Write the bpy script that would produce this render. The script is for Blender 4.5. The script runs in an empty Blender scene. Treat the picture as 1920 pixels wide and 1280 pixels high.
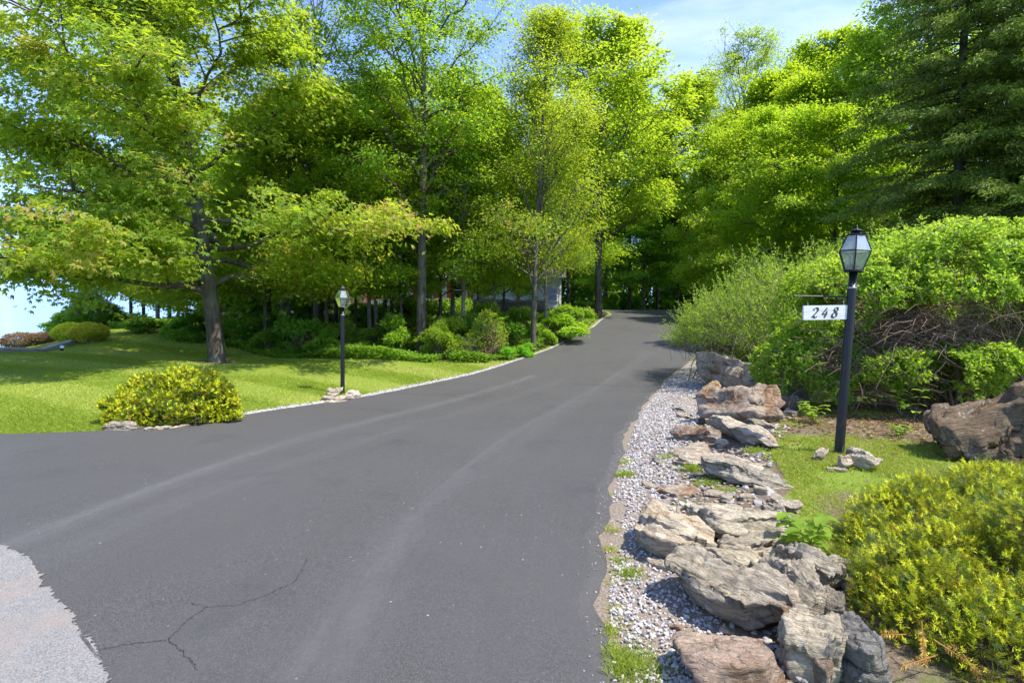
import bpy, bmesh, math, random
import numpy as np
from mathutils import Vector, Matrix

# ------------------------------------------------------------------ basics
SC = bpy.context.scene
COL = SC.collection
PI = math.pi
FPX, CX, HZ, EYE = 1067.0, 960.0, 600.0, 1.6       # focal length in photo pixels, centre column, horizon row, eye height

def tag(o, label=None, cat=None, group=None, kind=None):
    if label: o['label'] = label
    if cat: o['category'] = cat
    if group: o['group'] = group
    if kind: o['kind'] = kind
    return o

def empty(name, loc, rotz=0.0):
    o = bpy.data.objects.new(name, None)
    o.empty_display_size = 0.2
    COL.objects.link(o)
    o.location = loc
    o.rotation_euler = (0, 0, rotz)
    return o

def link(name, me, mat=None, parent=None):
    o = bpy.data.objects.new(name, me)
    COL.objects.link(o)
    if mat is not None and len(me.materials) == 0:
        me.materials.append(mat)
    if parent is not None:
        o.parent = parent
    return o

def copy_tree(o, parent=None):
    c = o.copy()
    COL.objects.link(c)
    if parent is not None:
        c.parent = parent
    for ch in list(o.children):
        copy_tree(ch, c)
    return c

def np_mesh(name, V, Fs, smooth=False, attrs=None):
    """V (n,3); Fs a list of index arrays (m,k)."""
    V = np.asarray(V, dtype=np.float32)
    me = bpy.data.meshes.new(name)
    me.vertices.add(len(V))
    me.vertices.foreach_set('co', V.ravel())
    Fs = [np.asarray(f, dtype=np.int32) for f in Fs if len(f)]
    loops = np.concatenate([f.ravel() for f in Fs])
    starts, off = [], 0
    for f in Fs:
        m, k = f.shape
        starts.append(off + np.arange(m, dtype=np.int32) * k)
        off += m * k
    starts = np.concatenate(starts)
    me.loops.add(len(loops))
    me.loops.foreach_set('vertex_index', loops)
    me.polygons.add(len(starts))
    me.polygons.foreach_set('loop_start', starts)
    me.polygons.foreach_set('use_smooth', np.full(len(starts), bool(smooth)))
    for k, a in (attrs or {}).items():
        at = me.attributes.new(k, 'FLOAT', 'POINT')
        at.data.foreach_set('value', np.asarray(a, dtype=np.float32))
    me.update(calc_edges=True)
    return me

class Acc:
    """collects vertices and faces of ONE mesh"""
    def __init__(s):
        s.V, s.F, s.T, s.n = [], {}, [], 0
    def add(s, V, F, tint=0.5):
        V = np.asarray(V, dtype=np.float64).reshape(-1, 3)
        F = np.asarray(F, dtype=np.int64)
        s.V.append(V)
        s.F.setdefault(F.shape[1], []).append(F + s.n)
        s.T.append(np.broadcast_to(np.asarray(tint, dtype=np.float64), (len(V),)))
        s.n += len(V)
    def mesh(s, name, smooth=False):
        return np_mesh(name, np.concatenate(s.V), [np.concatenate(f) for f in s.F.values()], smooth,
                       {'tint': np.concatenate(s.T)})

def nrm(a):
    return a / np.maximum(np.linalg.norm(a, axis=-1, keepdims=True), 1e-9)

def tube(acc, P, R, sides=6, tint=0.5, cap=False):
    P = np.asarray(P, dtype=np.float64)
    n = len(P)
    R = np.broadcast_to(np.asarray(R, dtype=np.float64), (n,))
    T = np.gradient(P, axis=0)
    T = nrm(T)
    ref = np.array([0.0, 0.0, 1.0]) if abs(T[0, 2]) < 0.9 else np.array([1.0, 0.0, 0.0])
    A = nrm(np.cross(T, ref)); B = np.cross(T, A)
    th = np.arange(sides) / sides * 2 * PI
    ring = np.cos(th)[None, :, None] * A[:, None, :] + np.sin(th)[None, :, None] * B[:, None, :]
    V = (P[:, None, :] + ring * R[:, None, None]).reshape(-1, 3)
    i = np.arange(n - 1)[:, None] * sides
    j = np.arange(sides)[None, :]
    k = (j + 1) % sides
    F = np.stack([i + j, i + k, i + sides + k, i + sides + j], -1).reshape(-1, 4)
    acc.add(V, F, tint)
    if cap:
        for e, c in ((0, P[0]), (n - 1, P[-1])):
            Vc = np.vstack([V[e * sides:(e + 1) * sides], c])
            jj = np.arange(sides)
            acc.add(Vc, np.stack([jj, (jj + 1) % sides, np.full(sides, sides)], -1), tint)

def box(acc, c, s, M=None, tint=0.5):
    c = np.asarray(c, float); h = np.asarray(s, float) / 2
    V = np.array([[x, y, z] for x in (-1, 1) for y in (-1, 1) for z in (-1, 1)], float) * h
    if M is not None: V = V @ np.asarray(M, float).T
    V = V + c
    F = [[0, 1, 3, 2], [4, 6, 7, 5], [0, 4, 5, 1], [2, 3, 7, 6], [0, 2, 6, 4], [1, 5, 7, 3]]
    acc.add(V, F, tint)

def lathe(acc, prof, sides=24, c=(0, 0, 0)):
    prof = np.asarray(prof, float)
    th = np.arange(sides) / sides * 2 * PI
    V = np.stack([prof[:, 0][:, None] * np.cos(th), prof[:, 0][:, None] * np.sin(th), np.repeat(prof[:, 1][:, None], sides, 1)], -1).reshape(-1, 3) + np.asarray(c)
    i = np.arange(len(prof) - 1)[:, None] * sides; j = np.arange(sides)[None, :]; k = (j + 1) % sides
    acc.add(V, np.stack([i + j, i + k, i + sides + k, i + sides + j], -1).reshape(-1, 4))

# value noise ---------------------------------------------------------
def _h(ix, iy, iz, seed):
    n = (ix * 374761393 + iy * 668265263 + iz * 2147483647 + seed * 974711) & 0xFFFFFFFF
    n = ((n ^ (n >> 13)) * 1274126177) & 0xFFFFFFFF
    n = ((n ^ (n >> 16)) * 2246822519) & 0xFFFFFFFF
    return (n ^ (n >> 15)) / 4294967295.0

def vnoise(P, seed=0):
    P = np.asarray(P, float)
    I = np.floor(P).astype(np.int64); f = P - I
    f = f * f * (3 - 2 * f)
    r = 0
    for dx in (0, 1):
        for dy in (0, 1):
            for dz in (0, 1):
                w = (f[:, 0] if dx else 1 - f[:, 0]) * (f[:, 1] if dy else 1 - f[:, 1]) * (f[:, 2] if dz else 1 - f[:, 2])
                r = r + w * _h(I[:, 0] + dx, I[:, 1] + dy, I[:, 2] + dz, seed)
    return r * 2 - 1

def fbm(P, seed=0, oct=4):
    r, a = 0, 1.0
    for o in range(oct):
        r = r + a * vnoise(P * 2 ** o, seed + o * 17); a *= 0.5
    return r

# ------------------------------------------------------------------ terrain
def pw(px, py, Y):                       # a photo pixel at a distance -> a place in the world
    return ((px - CX) / FPX * Y, Y, EYE - (py - HZ) / FPX * Y)

CP = []
for y in (-8, -3, 1, 4, 6.5):
    for x in (-16, -10, -5, -1.5, 0.6):
        CP.append((x, y, 0.0))
for p in [(0, 818, 7.85), (180, 812, 8.05), (420, 785, 9.2), (600, 757, 10.9), (780, 725, 13.6), (950, 683, 17.5), (1030, 655, 20), (1080, 630, 23),
          (1125, 600, 29), (1145, 592, 32), (1110, 580, 40), (1200, 770, 10), (1250, 710, 15), (1300, 675, 18.3), (1330, 645, 21), (1330, 610, 27),
          (1320, 590, 33), (1290, 580, 42), (1100, 720, 14.2), (1100, 680, 17.5), (1200, 630, 23), (1230, 600, 29),
          (0, 690, 14.0), (0, 664, 17.0), (140, 640, 21), (280, 618, 25), (405, 680, 17), (640, 738, 12.4), (560, 660, 20), (700, 665, 18.5), (950, 668, 18.8),
          (200, 740, 10.5), (250, 690, 14.5), (620, 590, 32), (780, 590, 32), (980, 580, 36), (480, 640, 22), (240, 612, 30), (960, 575, 42), (650, 578, 42), (450, 600, 30),
          (1578, 850, 5.9), (1450, 800, 7), (1500, 930, 4.6), (1600, 1060, 3.5), (1800, 800, 7.3), (1900, 870, 5.5), (1480, 720, 12), (1700, 770, 8.4)]:
    CP.append(pw(*p))
CP += [(0.9, 2.0, 0.0), (2.2, 1.5, .03), (5, 0, .1), (12, 12, .7), (15, 25, 1.9), (25, 40, 2.7), (20, 15, 1.2), (12, 48, 2.3), (8, 48, 2.25), (0, 52, 2.6), (5, 60, 2.2),
       (-15, 45, 2.2), (-25, 40, 1.2), (20, 60, 2.6), (12, 4, .3), (-20, 9, .1), (-20, 14, .35), (30, 20, 1.8), (-8, 60, 2.5), (30, 0, .5), (30, 70, 3), (-20, 70, 2)]
CP = np.array(CP, float)
def _tps(d2):
    return np.where(d2 > 0, d2 * np.log(np.maximum(d2, 1e-12)) * 0.5, 0)
_S = 20.0
_X = CP[:, :2] / _S
_n = len(_X)
_A = np.zeros((_n + 3, _n + 3))
_A[:_n, :_n] = _tps(((_X[:, None] - _X[None]) ** 2).sum(-1)) + np.eye(_n) * 0.003
_A[:_n, _n] = 1; _A[:_n, _n + 1:] = _X
_A[_n:, :_n] = _A[:_n, _n:].T
_W = np.linalg.solve(_A, np.concatenate([CP[:, 2], np.zeros(3)]))

def H(x, y):
    """height of the land"""
    x = np.asarray(x, float); y = np.asarray(y, float)
    sh = np.broadcast(x, y).shape
    x = np.broadcast_to(x, sh).ravel(); y = np.broadcast_to(y, sh).ravel()
    xc = np.clip(x, -34, 34); yc = np.clip(y, -10, 72)
    out = np.empty(len(x))
    for a in range(0, len(x), 20000):
        q = np.stack([xc[a:a + 20000], yc[a:a + 20000]], -1) / _S
        out[a:a + 20000] = _tps(((q[:, None] - _X[None]) ** 2).sum(-1)) @ _W[:_n] + _W[_n] + q @ _W[_n + 1:]
    s = np.minimum(y - 17.5, -x - 0.70 * y - 0.5)
    s = np.where(s > 0, s, 0)
    out = out - np.minimum(0.10 * s + 0.012 * s * s, 0.4 * s + 3)
    far = np.maximum(np.hypot(x, y - 25) - 60, 0)
    out = out - far * 0.06 * (x < 0)
    return out.reshape(sh)

def h1(x, y):
    return float(H(np.array([x]), np.array([y]))[0])

def ground(px, py):
    """where the line of sight through a photo pixel meets the land"""
    Y = np.concatenate([np.arange(1.5, 12, .01), np.arange(12, 70, .05)])
    X = (px - CX) / FPX * Y; Z = EYE - (py - HZ) / FPX * Y
    k = np.nonzero(Z <= H(X, Y))[0]
    i = k[0] if len(k) else len(Y) - 1
    return Vector((X[i], Y[i], h1(X[i], Y[i])))

def gp(px, Y):
    X = (px - CX) / FPX * Y
    return Vector((X, Y, h1(X, Y)))

# edges of the driveway, world (y -> x)
_le = [(-6, -60), (6.4, -60), (6.9, -30), (7.4, -14), (7.85, -7.06), (8.0, -6.3), (8.15, -5.75), (9.2, -4.65), (10.9, -3.68), (13.6, -2.3), (15.6, -1.1), (17.5, -.16), (20, 1.31), (23, 2.6), (26, 3.75), (29, 4.55), (32, 5.5), (34, 6.0), (36.5, 6.15), (39, 5.7), (41, 4.5), (43, 2.2), (45, -2), (46, -6), (47, -8)]
_re = [(-6, .33), (2.5, .41), (3.97, .62), (5.17, .9), (7.4, 1.5), (10, 2.25), (12.5, 3.15), (15, 4.05), (18.3, 5.8), (21, 7.2), (24, 8.6), (27, 9.6), (30, 10.6), (33, 11.2), (37, 12.2), (42, 12.9), (45, 12.4), (47, 10)]
_le = np.array(_le); _re = np.array(_re)
def XL(y): return np.interp(y, _le[:, 0], _le[:, 1])
def XR(y): return np.interp(y, _re[:, 0], _re[:, 1])

def in_poly(x, y, poly):
    poly = np.asarray(poly, float)
    r = np.zeros(len(x), bool)
    j = len(poly) - 1
    for i in range(len(poly)):
        xi, yi = poly[i]; xj, yj = poly[j]
        c = ((yi > y) != (yj > y)) & (x < (xj - xi) * (y - yi) / ((yj - yi) or 1e-9) + xi)
        r ^= c; j = i
    return r

# outer rim of the mown grass on the left: the wood begins behind it
WOOD_EDGE = [gp(115, 30), gp(215, 27.5), gp(285, 24.5), gp(330, 21.5), gp(450, 20.5), gp(520, 18.6), gp(640, 17.9), gp(800, 17.6), gp(930, 17.9)]
_we = np.array([(p.x, p.y) for p in WOOD_EDGE])
def wood_y(x): return np.interp(x, _we[:, 0], _we[:, 1])
# ------------------------------------------------------------------ materials
class NT:
    def __init__(s, name):
        s.m = bpy.data.materials.new(name); s.m.use_nodes = True
        s.t = s.m.node_tree; s.t.nodes.clear()
        s.out = s.t.nodes.new('ShaderNodeOutputMaterial')
    def n(s, typ, props=None, **ins):
        nd = s.t.nodes.new(typ)
        for k, v in (props or {}).items(): setattr(nd, k, v)
        for k, v in ins.items():
            key = int(k[1:]) if k[0] == '_' and k[1:].isdigit() else k.replace('_', ' ')
            s.set(nd.inputs[key], v)
        return nd
    def set(s, sock, v):
        if hasattr(v, 'is_output') or isinstance(v, bpy.types.NodeSocket): s.t.links.new(v, sock)
        else: sock.default_value = v
    def ramp(s, fac, stops, interp='LINEAR'):
        r = s.t.nodes.new('ShaderNodeValToRGB'); cr = r.color_ramp; cr.interpolation = interp
        while len(cr.elements) < len(stops): cr.elements.new(0.5)
        for e, (p, c) in zip(cr.elements, stops):
            e.position = p; e.color = (c[0], c[1], c[2], 1) if not isinstance(c, (int, float)) else (c, c, c, 1)
        s.t.links.new(fac, r.inputs[0])
        return r.outputs[0]
    def noise(s, vec=None, scale=5, detail=4, rough=.6, dist=0):
        nd = s.n('ShaderNodeTexNoise', None, Scale=scale, Detail=detail, Roughness=rough, Distortion=dist)
        if vec is not None: s.t.links.new(vec, nd.inputs['Vector'])
        return nd.outputs[0]
    def mapping(s, vec, scale=(1, 1, 1), rot=(0, 0, 0)):
        nd = s.n('ShaderNodeMapping', None, Scale=scale, Rotation=rot)
        s.t.links.new(vec, nd.inputs['Vector'])
        return nd.outputs[0]
    def mix(s, fac, a, b, blend='MIX'):
        nd = s.n('ShaderNodeMix', dict(data_type='RGBA', blend_type=blend))
        s.set(nd.inputs[0], fac)
        for sock, v in ((nd.inputs[6], a), (nd.inputs[7], b)):
            s.set(sock, (v[0], v[1], v[2], 1) if isinstance(v, tuple) and len(v) == 3 else v)
        return nd.outputs[2]
    def math(s, op, a, b=0.0, clamp=False):
        nd = s.n('ShaderNodeMath', dict(operation=op, use_clamp=clamp)); s.set(nd.inputs[0], a); s.set(nd.inputs[1], b)
        return nd.outputs[0]
    def attr(s, name):
        return s.n('ShaderNodeAttribute', dict(attribute_name=name)).outputs['Fac']
    def obj(s):
        return s.n('ShaderNodeTexCoord').outputs['Object']
    def pos(s):
        return s.n('ShaderNodeNewGeometry').outputs['Position']
    def bump(s, height, strength=.5, dist=.02):
        return s.n('ShaderNodeBump', None, Strength=strength, Distance=dist, Height=height).outputs[0]
    def bsdf(s, color, rough=.8, normal=None, spec=.3, **kw):
        b = s.n('ShaderNodeBsdfPrincipled', None, Roughness=rough)
        s.set(b.inputs['Base Color'], (color[0], color[1], color[2], 1) if isinstance(color, tuple) else color)
        b.inputs['Specular IOR Level'].default_value = spec
        if normal is not None: s.t.links.new(normal, b.inputs['Normal'])
        for k, v in kw.items(): s.set(b.inputs[k.replace('_', ' ')], v)
        return b.outputs[0]
    def done(s, sh):
        s.t.links.new(sh, s.out.inputs[0]); return s.m

def leaf_mat(name, stops, trans=(.30, .42, .03), tmix=.45, rough=.5, spec=.35):
    n = NT(name)
    t = n.attr('tint')
    c = n.ramp(t, stops)
    oi = n.n('ShaderNodeObjectInfo').outputs['Color']
    c = n.mix(1.0, c, oi, 'MULTIPLY')
    tc = n.mix(0.65, c, trans, 'MIX')
    tc = n.mix(1.0, tc, oi, 'MULTIPLY')
    p = n.bsdf(c, rough, spec=spec)
    tr = n.n('ShaderNodeBsdfTranslucent'); n.set(tr.inputs[0], tc)
    mx = n.n('ShaderNodeMixShader'); mx.inputs[0].default_value = tmix
    n.t.links.new(p, mx.inputs[1]); n.t.links.new(tr.outputs[0], mx.inputs[2])
    return n.done(mx.outputs[0])

M = {}
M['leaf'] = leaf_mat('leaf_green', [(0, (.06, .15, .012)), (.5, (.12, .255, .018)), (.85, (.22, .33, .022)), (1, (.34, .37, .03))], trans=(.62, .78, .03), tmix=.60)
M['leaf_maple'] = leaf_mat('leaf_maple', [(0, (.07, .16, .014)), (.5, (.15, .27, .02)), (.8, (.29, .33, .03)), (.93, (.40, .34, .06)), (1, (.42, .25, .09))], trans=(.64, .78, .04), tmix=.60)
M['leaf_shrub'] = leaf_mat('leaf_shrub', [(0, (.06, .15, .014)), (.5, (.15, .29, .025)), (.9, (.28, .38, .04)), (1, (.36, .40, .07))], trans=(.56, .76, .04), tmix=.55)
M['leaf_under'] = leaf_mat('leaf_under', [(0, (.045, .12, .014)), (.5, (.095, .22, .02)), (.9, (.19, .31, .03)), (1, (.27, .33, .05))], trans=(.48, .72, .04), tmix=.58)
M['needle'] = leaf_mat('spruce_needle', [(0, (.055, .095, .010)), (.6, (.15, .21, .018)), (.9, (.30, .36, .035)), (1, (.36, .42, .045))], trans=(.26, .38, .05), tmix=.3, rough=.45)
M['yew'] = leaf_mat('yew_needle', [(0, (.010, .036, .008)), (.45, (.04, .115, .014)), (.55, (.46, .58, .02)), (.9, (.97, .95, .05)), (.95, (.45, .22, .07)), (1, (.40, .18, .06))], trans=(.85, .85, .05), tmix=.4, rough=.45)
M['rusty_leaf'] = leaf_mat('rusty_leaf', [(0, (.05, .07, .02)), (.5, (.17, .12, .04)), (.9, (.28, .14, .06)), (1, (.3, .22, .1))], trans=(.3, .2, .06), tmix=.2)
M['grass'] = leaf_mat('grass_blade', [(0, (.12, .19, .024)), (.5, (.25, .33, .038)), (.8, (.38, .42, .075)), (1, (.54, .46, .19))], trans=(.56, .68, .05), tmix=.35, rough=.5, spec=.2)
M['blossom'] = leaf_mat('blossom', [(0, (.75, .62, .58)), (1, (.85, .78, .72))], trans=(.8, .7, .65), tmix=.3)
M['lilac'] = leaf_mat('lilac_blossom', [(0, (.35, .28, .42)), (1, (.5, .42, .55))], trans=(.5, .4, .55), tmix=.3)

def bark(name, a, b, sc=1.0, spec=.1):
    n = NT(name); o = n.obj()
    v = n.mapping(o, (14 * sc, 14 * sc, 2.2 * sc))
    k = n.noise(v, 1.0, 6, .65, .6)
    big = n.noise(o, 1.3, 3)
    c = n.ramp(k, [(.3, a), (.7, b)])
    c = n.mix(n.ramp(big, [(.45, 0), (.62, .45)]), c, (.17, .18, .12))
    nm = n.bump(k, .9, .02)
    return n.done(n.bsdf(c, .9, nm, spec))
M['bark'] = bark('bark_grey', (.035, .027, .020), (.145, .115, .088))
M['bark_dark'] = bark('bark_dark', (.03, .022, .018), (.11, .085, .065))
M['bark_pale'] = bark('bark_pale', (.10, .088, .068), (.27, .24, .195))
M['twig'] = bark('twig_brown', (.12, .07, .045), (.34, .225, .155), 3)
M['twig_grey'] = bark('twig_grey', (.10, .10, .05), (.26, .23, .14), 3)

def asphalt():
    n = NT('asphalt'); p = n.pos()
    fine = n.math('ADD', n.math('MULTIPLY', n.noise(p, 190, 3, .75), .8), n.math('MULTIPLY', n.noise(p, 60, 3, .75), .2))
    mid = n.noise(p, 9, 5, .65)
    big = n.noise(p, .45, 3, .55)
    along = n.n('ShaderNodeCombineXYZ')
    n.t.links.new(n.attr('cross'), along.inputs[0]); n.t.links.new(n.attr('along'), along.inputs[1])
    streak = n.noise(n.mapping(along.outputs[0], (9, .22, 1)), 1.0, 5, .7, .3)
    c = n.ramp(fine, [(.34, (.0165, .0155, .0147)), (.5, (.053, .050, .0472)), (.66, (.145, .138, .130))])
    c = n.mix(n.ramp(big, [(.38, 0), (.6, .55)]), c, (.070, .067, .064))
    c = n.mix(n.ramp(n.noise(p, 1.1, 5, .6, .4), [(.56, 0), (.66, .25)]), c, (.030, .031, .034))
    c = n.mix(n.ramp(streak, [(.4, 0), (.75, .24)]), c, (.078, .077, .077))
    tr = n.math('MULTIPLY', n.attr('track'), n.ramp(mid, [(.25, .25), (.7, 1)]))
    c = n.mix(n.math('MULTIPLY', tr, n.ramp(streak, [(.3, .18), (.7, .8)]), True), c, (.125, .123, .121))
    # pale grit and small marks
    v = n.n('ShaderNodeTexVoronoi', None, Scale=11.0); n.t.links.new(p, v.inputs['Vector'])
    sp = n.math('MULTIPLY', n.ramp(v.outputs['Distance'], [(.04, 1), (.085, 0)]), n.ramp(n.noise(p, 1.7, 2), [(.48, 0), (.62, 1)]))
    c = n.mix(n.math('MULTIPLY', sp, .8), c, (.42, .41, .38))
    dirt = n.ramp(n.noise(p, 2.3, 6, .7), [(.56, 0), (.75, .35)])
    c = n.mix(dirt, c, (.075, .069, .062))
    nm = n.bump(fine, .55, .006)
    nm2 = n.n('ShaderNodeBump', None, Strength=.25, Distance=.02, Height=mid, Normal=nm).outputs[0]
    return n.done(n.bsdf(c, .72, nm2, .32))
M['asphalt'] = asphalt()

def old_pave():
    n = NT('old_pavement'); p = n.pos()
    f = n.noise(p, 140, 4, .75); m = n.noise(p, 22, 4, .7); b = n.noise(p, 2.2, 4)
    v = n.n('ShaderNodeTexVoronoi', None, Scale=75.0); n.t.links.new(p, v.inputs['Vector'])
    c = n.ramp(f, [(.32, (.06, .057, .053)), (.5, (.20, .193, .182)), (.70, (.36, .35, .335))])
    c = n.mix(n.ramp(m, [(.45, 0), (.75, .55)]), c, (.30, .28, .25))
    c = n.mix(n.ramp(b, [(.52, 0), (.7, .5)]), c, (.28, .22, .17))
    nm = n.bump(n.math('ADD', f, v.outputs['Distance']), .8, .008)
    return n.done(n.bsdf(c, .9, nm, .2))
M['old_pave'] = old_pave()

def flat(name, c, rough=.6, spec=.4, **kw):
    n = NT(name); return n.done(n.bsdf(c, rough, None, spec, **kw))

def land():
    """one sheet: grass thatch, bare soil, leaf litter; which one is where is stored as weights"""
    n = NT('land'); p = n.pos()
    f = n.noise(p, 55, 5, .7); m = n.noise(p, 4, 5, .65); b = n.noise(p, .6, 3)
    g = n.ramp(f, [(.25, (.07, .12, .016)), (.5, (.15, .21, .025)), (.75, (.24, .28, .05))])
    g = n.mix(n.ramp(m, [(.5, 0), (.72, .5)]), g, (.22, .23, .05))
    s = n.ramp(f, [(.25, (.06, .045, .03)), (.55, (.16, .12, .085)), (.8, (.29, .23, .17))])
    s = n.mix(n.ramp(m, [(.5, 0), (.66, .55)]), s, (.12, .15, .035))
    l = n.ramp(f, [(.25, (.018, .018, .010)), (.55, (.05, .04, .024)), (.8, (.11, .09, .05))])
    l = n.mix(n.ramp(m, [(.45, 0), (.62, .7)]), l, (.035, .07, .015))
    def w(a): return n.ramp(n.math('ADD', n.attr(a), n.math('MULTIPLY', n.math('SUBTRACT', m, .5), .7)), [(.38, 0), (.62, 1)])
    c = n.mix(w('soil'), g, s)
    c = n.mix(w('litter'), c, l)
    gr = n.ramp(n.noise(p, 90, 3, .7), [(.3, (.12, .095, .07)), (.55, (.26, .21, .16)), (.8, (.40, .34, .27))])
    c = n.mix(w('grit'), c, gr)
    nm = n.bump(f, .8, .02)
    return n.done(n.bsdf(c, .95, nm, .1))
M['land'] = land()

def rock():
    n = NT('layered_rock'); o = n.obj()
    oi = n.n('ShaderNodeObjectInfo')
    ofs = n.n('ShaderNodeVectorMath', dict(operation='ADD'))
    rnd = n.math('MULTIPLY', oi.outputs['Random'], 37.0)
    n.t.links.new(o, ofs.inputs[0]); n.t.links.new(rnd, ofs.inputs[1])
    o = ofs.outputs[0]
    warp = n.noise(o, 2.2, 3)
    wv = n.n('ShaderNodeCombineXYZ'); n.t.links.new(n.math('MULTIPLY', warp, .16), wv.inputs[2])
    ow = n.n('ShaderNodeVectorMath', dict(operation='ADD')); n.t.links.new(o, ow.inputs[0]); n.t.links.new(wv.outputs[0], ow.inputs[1])
    lay = n.noise(n.mapping(ow.outputs[0], (2.4, 2.8, 42)), 1.0, 6, .72)
    grain = n.noise(n.mapping(ow.outputs[0], (9, 16, 26)), 1.0, 7, .72)
    fine = n.noise(o, 70, 5, .75)
    med = n.noise(o, 6.5, 6, .68)
    c = n.ramp(grain, [(.24, (.12, .105, .088)), (.40, (.33, .30, .255)), (.58, (.50, .455, .385)), (.80, (.70, .65, .56))])
    dk = n.ramp(lay, [(.35, .85), (.43, 0)])
    c = n.mix(dk, c, (.065, .06, .055))
    rf = n.ramp(n.math('ADD', n.noise(o, 2.6, 6, .62, .5), n.math('MULTIPLY', n.math('SUBTRACT', oi.outputs['Alpha'], .5), .55)), [(.5, 0), (.62, .85)])
    rust = n.ramp(grain, [(.3, (.11, .065, .04)), (.55, (.32, .20, .11)), (.8, (.50, .37, .24))])
    c = n.mix(rf, c, rust)
    c = n.mix(1.0, c, (1.06, 1.0, .90), 'MULTIPLY')
    c = n.mix(1.0, c, oi.outputs['Color'], 'MULTIPLY')
    li = n.math('MULTIPLY', n.ramp(n.noise(o, 11, 5, .7), [(.57, 0), (.62, 1)]), n.ramp(n.noise(o, 1.9, 2), [(.42, 0), (.6, 1)]))
    c = n.mix(n.math('MULTIPLY', li, .6), c, (.52, .52, .42))
    c = n.mix(n.ramp(fine, [(.3, .35), (.5, 0)]), c, (.08, .07, .06))
    cv = n.n('ShaderNodeTexVoronoi', dict(feature='DISTANCE_TO_EDGE'), Scale=1.0); n.t.links.new(n.mapping(ow.outputs[0], (3.2, 8.5, 12)), cv.inputs['Vector'])
    crk = n.ramp(cv.outputs['Distance'], [(.0, 0), (.035, 1)])
    c = n.mix(n.math('MULTIPLY', n.math('SUBTRACT', 1.0, crk), n.ramp(med, [(.42, 0), (.6, .8)])), c, (.05, .045, .04))
    hgt = n.math('ADD', n.math('MULTIPLY', lay, 1.2), n.math('ADD', n.math('MULTIPLY', grain, .8), n.math('MULTIPLY', fine, .35)))
    nm = n.bump(hgt, 1.0, .045)
    return n.done(n.bsdf(c, .88, nm, .2))
M['rock'] = rock()

def pebble():
    n = NT('pebble'); t = n.attr('tint'); o = n.pos()
    c = n.ramp(t, [(0, (.13, .12, .115)), (.3, (.27, .25, .23)), (.55, (.39, .365, .34)), (.8, (.50, .47, .44)), (.94, (.36, .28, .22)), (1, (.28, .20, .15))])
    f = n.noise(o, 120, 4, .7)
    c = n.mix(n.ramp(f, [(.35, .3), (.55, 0)]), c, (.25, .23, .2))
    return n.done(n.bsdf(c, .85, n.bump(f, .4, .004), .25))
M['pebble'] = pebble()

def black_paint():
    n = NT('black_painted_metal'); o = n.obj()
    f = n.noise(n.mapping(o, (60, 60, 12)), 1, 5, .7)
    low = n.n('ShaderNodeSeparateXYZ'); n.t.links.new(o, low.inputs[0])
    wear = n.math('MULTIPLY', n.ramp(f, [(.56, 0), (.68, 1)]), n.ramp(low.outputs[2], [(.0, 1), (.45, 0)]))
    c = n.mix(wear, (.008, .008, .009), (.13, .13, .12))
    return n.done(n.bsdf(c, .42, n.bump(f, .2, .003), .45))
M['black'] = black_paint()
M['verdigris'] = flat('weathered_lamp_metal', (.11, .12, .105), .5, .5, Metallic=.6)
def lamp_glass(name, frost):
    n = NT(name); o = n.obj()
    g = n.n('ShaderNodeBsdfGlossy', None, Roughness=.08); g.inputs[0].default_value = (.9, .92, .92, 1)
    tr = n.n('ShaderNodeBsdfTransparent'); tr.inputs[0].default_value = (.86, .89, .87, 1)
    d = n.n('ShaderNodeBsdfDiffuse'); d.inputs[0].default_value = (.62, .66, .60, 1)
    tl = n.n('ShaderNodeBsdfTranslucent'); tl.inputs[0].default_value = (.75, .8, .74, 1)
    hz = n.n('ShaderNodeMixShader'); hz.inputs[0].default_value = .5
    n.t.links.new(d.outputs[0], hz.inputs[1]); n.t.links.new(tl.outputs[0], hz.inputs[2])
    k = n.ramp(n.noise(o, 14, 4, .6), [(.3, max(frost - .12, 0)), (.75, frost + .12)])
    m1 = n.n('ShaderNodeMixShader'); n.t.links.new(k, m1.inputs[0])
    n.t.links.new(tr.outputs[0], m1.inputs[1]); n.t.links.new(hz.outputs[0], m1.inputs[2])
    fr = n.n('ShaderNodeFresnel', None, IOR=1.4)
    m2 = n.n('ShaderNodeMixShader'); n.t.links.new(fr.outputs[0], m2.inputs[0])
    n.t.links.new(m1.outputs[0], m2.inputs[1]); n.t.links.new(g.outputs[0], m2.inputs[2])
    return n.done(m2.outputs[0])
M['glass'] = lamp_glass('lamp_glass', .30)
M['glass_top'] = lamp_glass('lamp_roof_glass', .55)
M['candle'] = flat('candle_sleeve', (.62, .55, .42), .6)
M['brass'] = flat('old_brass', (.25, .19, .10), .45, .5, Metallic=.7)
def board():
    n = NT('white_weathered_wood'); o = n.obj()
    g = n.noise(n.mapping(o, (3, 40, 60)), 1, 5, .7)
    c = n.ramp(g, [(.3, (.42, .41, .39)), (.5, (.64, .64, .62)), (.8, (.74, .74, .73))])
    return n.done(n.bsdf(c, .75, n.bump(g, .35, .003), .2))
M['board'] = board()
M['ink'] = flat('faded_black_paint', (.05, .055, .062), .7, .2)
def siding():
    n = NT('white_siding'); o = n.obj()
    z = n.n('ShaderNodeSeparateXYZ'); n.t.links.new(o, z.inputs[0])
    fr = n.math('FRACT', n.math('MULTIPLY', z.outputs[2], 6.2))
    c = n.ramp(fr, [(0, (.40, .40, .40)), (.10, (.74, .74, .74)), (1, (.80, .80, .79))])
    return n.done(n.bsdf(c, .6, n.bump(fr, .8, .02), .3))
M['siding'] = siding()
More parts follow.
